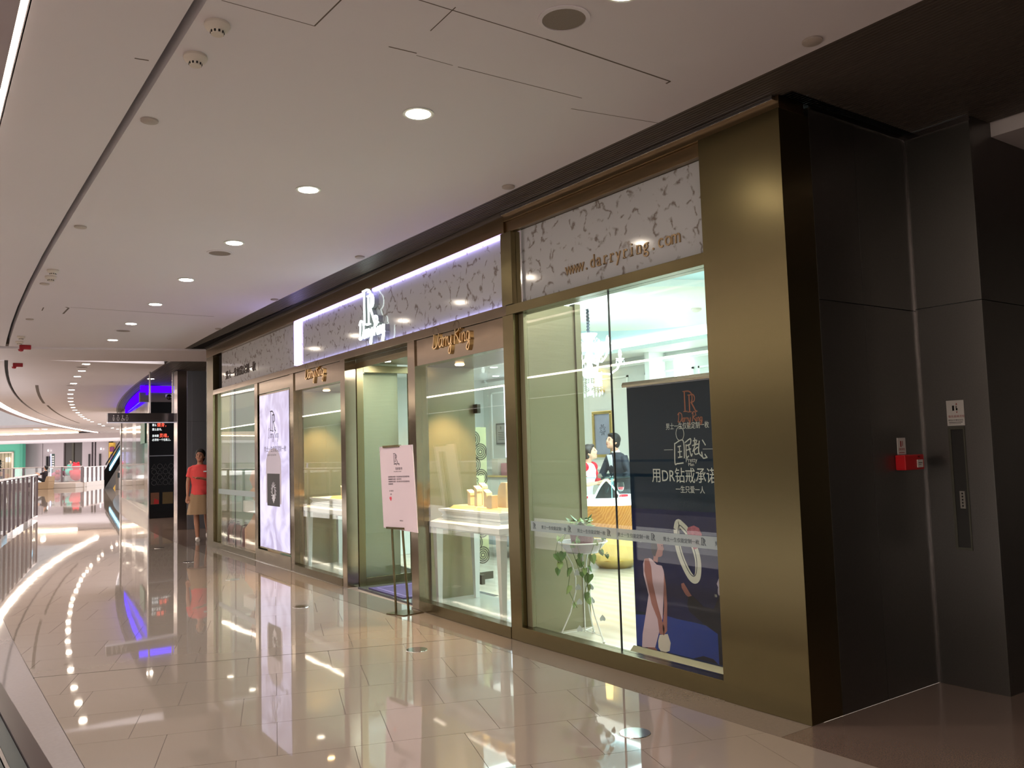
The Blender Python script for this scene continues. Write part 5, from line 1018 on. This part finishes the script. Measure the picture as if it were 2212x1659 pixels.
m = MB(); m.sweep([(-.05, -.25), (.03, -.25), (.03, .09), (-.05, .09)], ysr, RX2); m.build('kerb', LBORDER, t)
m = MB(); m.sweep([(-.012, .09), (-.004, .09), (-.004, 1.10), (-.012, 1.10)], ysr, RX2); m.build('glass_panel', GLASSC, t)
for y in (17.2, 18.2, 19.13, 19.95, 20.7, 21.5, 22.4, 23.35, 24.4, 25.7): p = RX2(.01, y, 0); MB().box(p.x - .012, p.x + .03, y - .05, y + .05, .09, 1.14).build('post', mat('dark_post', '74686d', .3, .3), t)

# ================================================================ the far end of the hall
far = structure('wall_far', FB(fu(100, 80), 80, 0)); PAN = mat('lavender_panel', '9a9093', .3, .25, vary=(.4, .08)); FASC = mat('grey_fascia', 'a59ea1', .6); TANS = mat('tan_soffit', 'b29c88', .7); BLUEG = mat('blue_grey_wall', 'a3a6aa', .7)
def fbx(px0, px1, v0, v1, z0, z1, name, m, par_=None, **k):
    va = (v0 + v1) / 2; return MB().box(fu(px0, va), fu(px1, va), v0, v1, z0, z1, FB).build(name, m, par_ or far, **k)
# wall panels with shadow gaps
edges = [57, 100, 144]; gp = .5
for a, b_ in ((-1300, -1001), (-1000, -701), (-700, -401), (-400, -141), (-140, -60), (57.5, 99.5), (100.5, 144.5), (184.5, 204.5), (208.5, 210.8), (214.5, 241), (251, 330)): fbx(a, b_, 80, 80.5, 0, 3.34, 'wall_panel', PAN)
MB().box(fu(-1300, 80), fu(330, 80), 80.6, 81, 0, 6, FB).build('backing', DARKV, far)
fbx(145, 184, 80.2, 80.5, 0, 3.30, 'dark_opening', mat('dark_brown_glass', '2a231f', .2)); fbx(160, 164, 80.1, 80.2, 0, 3.3, 'opening_panel', mat('olive_brown', '3c382d', .4))
for a, b_, z0, z1 in ((105, 107, .6, 2.1), (110, 112, .6, 2.1), (196, 197.3, .9, 2.2), (219, 220.5, .9, 2.2)): fbx(a, b_, 79.8, 80, z0, z1, 'pull_handle', BLACK)
fbx(241, 251, 79.6, 80.0, 0, 3.2, 'poster_wall', mat('poster_yellow', 'c9a23f', .6)); fbx(241.5, 250, 79.4, 79.6, 2.35, 2.8, 'poster_purple', mat('poster_purple', '6e2a55', .6)); fbx(243, 247, 79.4, 79.6, 1.5, 2.1, 'poster_mark', mat('poster_violet', '7a5a8e', .6))
for px, z in ((108.5, 2.65), (222, 2.65)): fbx(px - .8, px + .8, 79.7, 79.8, z - .08, z + .08, 'lit_plate', emis('small_lamp', (1, .98, .95), 4))
# slab edges and soffits
fbx(-1300, 330, 67, 81, 3.32, 3.4, 'soffit', FASC); fbx(-1300, 330, 66.7, 67, 3.30, 3.74, 'fascia', FASC); fbx(-1300, 172, 66.75, 66.95, 3.76, 3.84, 'led_line', emis('warm_line', (1, .80, .55), 9)); fbx(-1300, 330, 56, 67, 3.88, 4.0, 'soffit', TANS)
fbx(-1300, 330, 55.8, 56, 3.86, 3.98, 'led_lip', FASC); fbx(-1300, 330, 56.1, 56.4, 4.0, 12, 'upper_wall', BLUEG)
for px in (82, 100): fbx(px - 1.5, px + 1.5, 60.0, 60.5, 3.86, 3.875, 'lens', LAMPG)
# green shop
t = thing('green_shopfront', 'teal green shopfront with cream framed doorway at the far left', 'shopfront', FB(fu(10, 79), 79, 0)); TEAL = mat('teal_paint', '4fa58a', .6)
fbx(36, 56, 79, 79.6, 0, 3.36, 'green_wall', TEAL, t); fbx(-60, 36, 79, 79.6, 2.62, 3.36, 'green_wall', TEAL, t); fbx(50, 56, 78.6, 79, 0, 3.36, 'green_return', mat('dark_teal', '3c8a72', .6), t)
fbx(32, 36, 78.9, 79.2, 0, 2.62, 'door_frame', mat('cream_frame', 'cbbfae', .5), t); fbx(-60, 36, 78.9, 79.2, 2.5, 2.62, 'door_frame', MATS['cream_frame'], t)
cm = mat('beige_curtain', 'a1937b', .8)
for k in range(16): a = -30 + k * 3.9; fbx(a, a + 3.4, 79.7, 79.9 + .1 * (k % 2), 0, 2.5, 'curtain_fold', cm, t)
for px in (19.5, 25): fbx(px - .8, px + .8, 79.5, 79.6, 1.7, 2.1, 'lit_reflection_lamp', emis('small_lamp', (1, .98, .95), 4), t)
t = thing('tall_potted_plant', 'dark leafy plant at the far left before the green shop', 'potted plant', FB(fu(3, 70), 70, 0)); pb = FB(fu(3, 70), 70, 0)
MB().lathe(pb, [(.001, 0), (.2, 0), (.28, .5), (.001, .5)], 16).build('pot', mat('grey_pot', '4b4a48', .6), t, smooth=True); m = MB(); m.tube([pb + Vector((0, 0, .45)), pb + Vector((.05, 0, 1.6))], .03, 6); m.build('stem', VINE, t)
DL = mat('dark_leaf', '1f2a20', .5)
for k in range(16):
    a = k * 2.4; h_ = .8 + k * .06; d = Vector((math.cos(a), math.sin(a), .4)).normalized(); leafmesh(MB(), pb + Vector((0, 0, h_)), d.cross(Vector((0, 0, 1))).normalized(), d, .42).build('leaf', DL, t)
# signs
t = thing('glowing_totem', 'slim blue white glowing totem before the grey far wall', 'sign', FB(fu(116, 74), 74, 0)); fbx(114.8, 116.8, 74, 74.2, 0, 2.25, 'lit_edge', emis('blue_white_line', (.45, .45, 1), 4), t); fbx(117, 121.5, 74, 74.2, 0, 2.25, 'green_panel', mat('dark_green', '1d3a35', .5), t)
for k in range(6): fbx(117.6, 120.6, 73.9, 74, 1.95 - k * .2, 2.07 - k * .2, 'text_line', mat('totem_white', 'c9c9c4', .5), t)
# low platform with the play corner and its balustrades
t = thing('low_platform', 'long low white bench platform beyond the open floor', 'platform', FB(fu(130, 49.5), 49.5, 0)); fbx(78, 180.5, 49, 50.3, 0, .28, 'bench_body', mat('pale_stone', 'b9afa9', .3), t, bevel=.02)
def rail_far(name, label, pts, zt, nposts, pm):
    t = thing(name, label, 'balustrade', FB(fu(pts[0][0], pts[0][1]), pts[0][1], 0))
    A = FB(fu(pts[0][0], pts[0][1]), pts[0][1], 0); B_ = FB(fu(pts[1][0], pts[1][1]), pts[1][1], 0); up = Vector((0, 0, 1))
    MB().tube([A + up * zt, B_ + up * zt], .035, 8).build('handrail', MATS['pale_steel'], t, smooth=True)
    n = Vector((A.y - B_.y, B_.x - A.x, 0)).normalized() * .01
    MB().add([A + up * .28 - n, B_ + up * .28 - n, B_ + up * zt - n, A + up * zt - n, A + up * .28 + n, B_ + up * .28 + n, B_ + up * zt + n, A + up * zt + n], [(0, 1, 2, 3), (7, 6, 5, 4), (0, 4, 5, 1), (1, 5, 6, 2), (2, 6, 7, 3), (3, 7, 4, 0)]).build('glass_panel', GLASSC, t)
    MB().add([A - n * 8, B_ - n * 8, B_ - n * 8 + up * .27, A - n * 8 + up * .27, A + n * 8, B_ + n * 8, B_ + n * 8 + up * .27, A + n * 8 + up * .27], [(0, 1, 2, 3), (7, 6, 5, 4), (0, 4, 5, 1), (1, 5, 6, 2), (2, 6, 7, 3), (3, 7, 4, 0)]).build('kerb', MATS['pale_stone'], t)
    for k in range(nposts + 1): p = A.lerp(B_, k / nposts); MB().box(p.x - .05, p.x + .05, p.y - .05, p.y + .05, .27, zt).build('post', MATS['dark_post'], t)
rail_far('balustrade', 'glass balustrade with close dark posts before the escalator', [(184, 49.9), (246, 57)], 1.15, 7, 0)
rail_far('balustrade', 'long glass balustrade behind the seated man', [(57, 54.3), (181, 51.2)], 1.2, 3, 0)
rail_far('balustrade', 'far left glass balustrade in front of the green shop', [(-60, 46), (55.5, 53.6)], 1.2, 5, 0)
# soft toys and balloons behind the glass (plain shapes)
def toy(px, v, z, r, c, label, kind='toy'):
    z += .05; p = FB(fu(px, v), v, z); t = thing('plush_toy', label, 'toy', p); m_ = mat('toy_' + c, c, .7); MB().ball(p + Vector((0, 0, r)), (r, r, r * 1.1), 14, 10).build('body', m_, t, smooth=True); MB().ball(p + Vector((0, 0, r * 2.5)), r * .7, 12, 8).build('head', m_, t, smooth=True)
    for q in (-1, 1): MB().ball(p + FU * q * r * .9 + Vector((0, 0, r * 1.4)), (r * .35, r * .35, r * .5), 8, 6).build('arm', m_, t, smooth=True); MB().ball(p + FU * q * r * .4 + Vector((0, 0, r * 3.1)), r * .22, 8, 6).build('ear', m_, t, smooth=True)
def pedestal(px, v, h, r, c, label): p = FB(fu(px, v), v, 0); r = min(r, .24) if px in (129, 147) else r; MB().lathe(p, [(.001, 0), (r * .9, 0), (r, h * .1), (r, h), (.001, h)], 20).build('round_pedestal', mat('ped_' + c, c, .5), None, label, 'pedestal', 'play corner pedestals')
pedestal(169, 53, .30, .42, 'b9a9a6', 'pale round pedestal under the red plush toy'); toy(169, 53, .30, .34, 'cc1f35', 'big red plush toy at the right of the play corner')
pedestal(154, 53.5, .62, .3, 'a3a0a2', 'grey pedestal under the teal plush toy'); toy(154, 53.5, .62, .2, '4fb5a5', 'teal plush toy standing in the play corner')
pedestal(129, 54, .30, .3, 'b5a5aa', 'pale pedestal under the dark red plush toy'); toy(129, 54, .3, .2, '98182c', 'small dark red plush toy right of the seated man')
pedestal(147, 54, .55, .25, '9c9698', 'grey pedestal under the plum plush toy'); toy(147, 54, .55, .18, '6c3346', 'plum coloured plush toy left of the teal one')
fbx(121, 178, 55.5, 55.7, 0, 1.15, 'backdrop_panel', mat('pinkish_backdrop', '8d7f84', .7, vary=(1.2, .35)))
for px, z, c in ((124, .7, 'b04a6a'), (133, .85, 'a8527a'), (144, .95, '6fae9d'), (139, .5, 'b8aeb4'), (150, .4, '7a4038')): p = FB(fu(px, 55.2), 55.2, z); MB().ball(p, (.22, .1, .16), 12, 8).build('wall_ornament', mat('orn_' + c, c, .6), far, smooth=True)
# seated man on a tan tub stool, legs stretched to the left
SV = 48.2; sp = FB(fu(103.5, SV), SV, 0)
t = thing('tub_stool', 'tan square tub stool in the middle of the far floor', 'stool', sp); TS = mat('tan_leather', '9c8468', .6)
F_ = lambda a, b, c: sp + FU * a + FV * b + Vector((0, 0, c))
MB().loft([[F_(-.30, -.3, 0), F_(.30, -.3, 0), F_(.30, .3, 0), F_(-.30, .3, 0)], [F_(-.33, -.33, .40), F_(.34, -.33, .40), F_(.34, .33, .40), F_(-.33, .33, .40)]]).build('seat', TS, t, bevel=.02)
MB().loft([[F_(.12, -.33, .40), F_(.34, -.33, .40), F_(.34, .33, .40), F_(.12, .33, .40)], [F_(.22, -.33, .72), F_(.36, -.33, .72), F_(.36, .33, .72), F_(.22, .33, .72)]]).build('backrest', TS, t, bevel=.02)
person('man in dark clothes lounging on the tan tub stool with legs stretched out', F_(-.06, 0, -.02), math.radians(-35.1 - 90), 1.72,
       {'R': ((-.24, -.18, .80), (-.08, -.34, .88), Vector((0, -1, .4))), 'L': ((.24, -.18, .80), (.08, -.34, .88), Vector((0, -1, .4)))},
       {'R': ((-.10, -.46, .62), (-.10, -.86, .22)), 'L': ((.10, -.44, .66), (.08, -.82, .30))},
       dict(top=dict(mat=mat('dark_plum_shirt', '1e1620', .8), hem=.84, sleeve=.45, loose=.02), trousers=mat('charcoal_trousers', '15171b', .85), shoes=mat('dark_shoes', '151112', .5)), lean=-.12, nod=.3, seat=.50)
person('distant person in white top standing before the dark far doorway', FB(fu(157.5, 70), 70, 0), math.radians(-35), 1.66,
       {'R': ((-.25, .03, 1.12), (-.2, -.2, 1.0), Vector((0, -1, 0))), 'L': ((.25, .03, 1.12), (.2, -.2, 1.0), Vector((0, -1, 0)))}, stand, dict(top=dict(mat=mat('pale_top', 'a49a98', .8), hem=.85, sleeve=.45, loose=.02), trousers=mat('charcoal_trousers', '15171b', .85)))

# escalator, kiosk
t = thing('escalator', 'escalator with blue lit side rising to the right behind the balustrade', 'escalator', FB(fu(250, 45), 45, 0)); BL = emis('blue_side_light', (.35, .75, 1), 1.6)
def slopeb(px0, px1, z0, z1, h0, h1, v0, v1, name, m):
    va = (v0 + v1) / 2; u0, u1 = fu(px0, va), fu(px1, va)
    MB().loft([[FB(u0, v0, z0 + h0), FB(u0, v0, z0 + h1), FB(u0, v1, z0 + h1), FB(u0, v1, z0 + h0)], [FB(u1, v0, z1 + h0), FB(u1, v0, z1 + h1), FB(u1, v1, z1 + h1), FB(u1, v1, z1 + h0)]]).build(name, m, t)
slopeb(241, 292, .98, 3.05, -.02, .14, 44.9, 45.0, 'lit_skirt', BL); slopeb(241, 292, .98, 3.05, .14, .34, 44.95, 45.0, 'blue_side_panel', mat('blue_grey_side', '3f6f86', .2)); slopeb(239, 290, 1.0, 3.05, -1.0, -.02, 45, 46, 'truss', BLACK)
slopeb(233, 284, 1.05, 3.1, .2, .28, 45.9, 46, 'handrail', BLACK); slopeb(241, 292, 1.0, 3.05, .34, .9, 46.0, 46.02, 'far_glass', GLASSC)
for k in range(12): u_ = k / 12; slopeb(241 + 51 * u_, 241 + 51 * (u_ + .08), .98 + 2.07 * u_ - .05, .98 + 2.07 * u_ - .05, 0, .15, 45.1, 45.9, 'step', POST)
t = thing('kiosk', 'small grey kiosk post at the foot of the escalator', 'kiosk', FB(fu(261, 44), 44, 0)); fbx(257.5, 264.5, 43.8, 44.2, 0, .95, 'body', mat('kiosk_grey', '6f6a66', .4), t, bevel=.02); fbx(258.5, 263.5, 43.75, 43.8, .6, .85, 'panel', mat('kiosk_screen', '39444a', .2), t)

# second shop front beyond the passage
sf = structure('wall_second_shop', (5.4, 28, 0)); A, B_ = Vector((4.80, 22.62, 0)), Vector((6.33, 34.5, 0)); D2 = (B_ - A).normalized(); N2 = Vector((D2.y, -D2.x, 0)); LN = (B_ - A).length
SFw = lambda a, b, c: A + D2 * a + N2 * b + Vector((0, 0, c)); SMG = mat('smoked_glass', '5f5e55', .05, ior=1.9, vary=(.6, .25)); LGP = mat('pale_steel_panel', '837c77', .12, .5)
for k in range(8): a = LN * k / 8; MB().box(a + .01, a + LN / 8 - .01, 0, .04, .12, 3.1, SFw).build('glass_panel', SMG if k % 3 else LGP, sf)
MB().box(0, LN, -.01, .06, 0, .12, SFw).build('plinth', STEELL, sf); MB().box(0, LN, -.01, .06, 3.1, 3.3, SFw).build('fascia', mat('brown_fascia', '6b5c54', .2, .5), sf); MB().box(.1, LN, .3, .32, 0, 3.3, SFw).build('inner_wall', mat('inner_grey', '6a6660', .6), sf)
MB().box(LN - .2, LN + .4, -.02, .4, 0, 3.3, SFw).build('end_column', mat('grey_stone_column', '8c8684', .15), sf)
for z, c in ((2.1, 'teal_sign'),): MB().box(1.0, 2.4, -.03, -.01, 1.9, 2.45, SFw).build('green_sign', mat('sign_teal', '2f7a62', .4), sf)
m = MB(); q = mapper(SFw(4.6, -.03, 1.9), -D2, -N2); text(m, 'OPEN', .01, q) if False else rectp(m, 0, .01, 0, .01, q)
# black billboard wall at the passage
t = thing('black_billboard', 'tall glossy black advertising wall with red and white characters', 'billboard', (5.08, 22.5, 0)); BY = 22.5
MB().box(4.78, 5.38, BY, BY + .1, 0, 1.545).build('lower_panel', BLACK, t); MB().box(4.78, 5.38, BY, BY + .1, 1.565, 2.9).build('upper_panel', BLACK, t); MB().box(4.78, 5.38, BY - .005, BY + .1, 1.545, 1.565).build('chrome_line', CHROME, t); MB().box(4.76, 4.78, BY - .01, BY + .1, 0, 2.9).build('edge_trim', STEELL, t)
q = mapper((4.84, BY, 0), (1, 0, 0), (0, -1, 0)); m = MB(); w_ = .068
for k, (a, y) in enumerate((('要么', 2.30), ('要么读书。', 2.19), ('身体跟', 2.03), ('必须有一个在路上。', 1.93))): text(m, a, w_, q, 0, y, ext=.002, sx=.78)
m.build('white_characters', emis('backlit_white', (.9, .95, .95), .9), t)
m = MB(); text(m, '健身，', .11, q, .115, 2.29, ext=.002, sx=.85); text(m, '灵魂，', .11, q, .17, 2.02, ext=.002, sx=.85); m.build('red_characters', emis('backlit_red', (1, .12, .07), 1.1), t)
m = MB()
for r_i in range(4):
    for c_i in range(4):
        X, Z = .05 + c_i * .135, 1.29 - r_i * .135; L = [(X + .06 * math.cos(a * math.pi / 8), Z + .06 * math.sin(a * math.pi / 8)) for a in range(17)] if (r_i + c_i) % 2 else [(X - .06, Z - .05), (X + .06, Z - .05), (X, Z + .06), (X - .06, Z - .05)]
        ribbon(m, L, .007, q, smooth=False, ext=.001)
m.build('outline_pattern', mat('dim_outline', '47464a', .5), t, kind='stuff')
for x0, x1, z0, z1, c, n in ((-.03, .17, .35, .64, '5b3c2c', 'brown_poster'), (.25, .50, .35, .64, '4f4128', 'ochre_poster')): MB().box(4.84 + x0, 4.84 + x1, BY - .003, BY, z0, z1).build(n, mat(n, c, .3), t)
m = MB(); poly(m, [(.04, .36), (.16, .36), (.16, .45), (.06, .5)], q, .003); m.build('red_shape', mat('dark_red_print', '8c1f22', .3), t)
MB().box(4.95, 9, BY + .12, BY + .2, 0, 3.3).build('wall_passage_back', mat('passage_wall', '2c2624', .3), None, kind='structure')
MB().box(4.55, 5.45, BY - .06, BY - .03, 3.14, 3.31).build('blue_cove', MATS['blue_cove_glow'], sf); MB().box(4.55, 5.45, BY - .03, BY + .1, 2.905, 3.14).build('grey_bulkhead', mat('grey_bulkhead', '6c6468', .6), sf)
t = thing('dome_camera', 'small dark dome camera under the blue lit bulkhead', 'camera', (5.2, 22.2, 3.1)); MB().ball((5.2, 22.3, 3.02), .07, 14, 10).build('dome', BLACK, t, smooth=True); MB().box(5.14, 5.26, 22.28, 22.44, 3.02, 3.09).build('bracket', WHITE, t)
ps = structure('wall_passage', (4.9, 18.5, 0))
MB().box(4.455, 4.65, 18.42, 18.7, 0, 3.3).build('steel_column', mat('mirror_steel', (.62, .57, .58), .18, 1, bump=(2, .002)), ps, bevel=.004); NAVS = mat('steel_blue_reflection', (.45, .48, .54), .45, 1.0)  # bluish reflection on the dark wall panels is put into their base colour
for x0, x1 in ((4.655, 4.745), (4.75, 5.6), (5.605, 6.6)):
    for z0, z1 in ((0, 2.235), (2.24, 3.3)): MB().box(x0, x1, 18.4, 18.44, z0, z1).build('steel_panel', NAVS, ps)
MB().box(6.6, 9, 18.4, 18.44, 0, 3.3).box(8.9, 9, 14.85, 18.4, 0, 3.3).build('passage_end', STEEL, ps)
csweep('passage_soffit', 4.8, 9, ZC, ZT, 14.9, 22.4, LOUV)
t = thing('hanging_sign', 'long grey hanging sign with four washroom pictograms', 'sign', (3.9, 19, 2.25)); SG = mat('sign_grey', '6d6769', .25, .6)
MB().box(3.22, 4.56, 18.95, 19.05, 2.25, 2.44).build('sign_box', SG, t, bevel=.004); MB().box(3.22, 4.56, 18.94, 19.06, 2.235, 2.25).build('light_edge', mat('pale_edge', 'b9b6c4', .3, emit=.3), t)
for x in (4.04, 4.50): MB().tube([(x, 19, 2.44), (x, 19, 3.32)], .018, 12).build('hanging_pole', STEELL, t, smooth=True)
q = mapper((3.30, 18.949, 2.27), (1, 0, 0), (0, -1, 0)); PIC = mat('pictogram_white', 'd9d6d8', .4)
for k in range(4):
    m = MB(); X = .03 + k * .085
    if k == 2: ribbon(m, [(X, .10), (X, .05), (X + .03, .05), (X + .035, .015)], .01, q); ribbon(m, [(X + .02 * math.cos(a * .5) - .003, .03 + .024 * math.sin(a * .5)) for a in range(13)], .006, q)
    else:
        w_ = .018 if k % 2 else .012; ribbon(m, [(X - w_, .08), (X - w_, .05), (X - .008, .012), (X + .008, .012), (X + w_, .05), (X + w_, .08), (X - w_, .08)], .006, q, smooth=False)
    ribbon(m, [(X + .009 * math.cos(a * .7), .115 + .011 * math.sin(a * .7)) for a in range(10)], .006, q); m.build('pictogram', PIC, t)
c = dup(proto, (4.40, 20.6, ZC - .002)); c['label'] = 'round downlight in the dark ceiling above the hanging sign'; c['group'] = 'downlights over the passage'

# ================================================================ the other side of the void
op = structure('wall_opposite', (-8, 10, 0)); CRM = mat('cream_wall', '6a5f56', .6); OW = lambda a, b_, z0, z1, y0, y1, n, m_: MB().box(a, b_, y0, y1, z0, z1).build(n, m_, op)
OW(-11, -5.2, -.3, 0, -20, 62, 'gallery_floor', TILE); OW(-11, -5.2, 3.32, 3.75, -20, 62, 'gallery_ceiling', CEIL); OW(-5.2, -5.12, 3.3, 4.3, -20, 62, 'slab_fascia', FASC); OW(-5.22, -5.17, 3.26, 3.30, -20, 62, 'led_line', emis('cove_glow', (1, .86, .68), 16))
for k in range(14): y = -20 + k * 6; OW(-11.1, -11, 0, 3.3, y, y + 5.9, 'shop_wall', [CRM, mat('shop_dark', '3b3531', .4), mat('shop_light', '9a9284', .5, emit=.25), CRM][k % 4])
OW(-5.25, -5.21, .1, 1.1, -20, 62, 'glass_panel', GLASSC); OW(-5.28, -5.18, 1.1, 1.15, -20, 62, 'handrail', STEELL)
OW(-5.6, -5.2, 4.3, 9, -20, 62, 'upper_wall', mat('upper_paint', 'b9b1ab', .7))
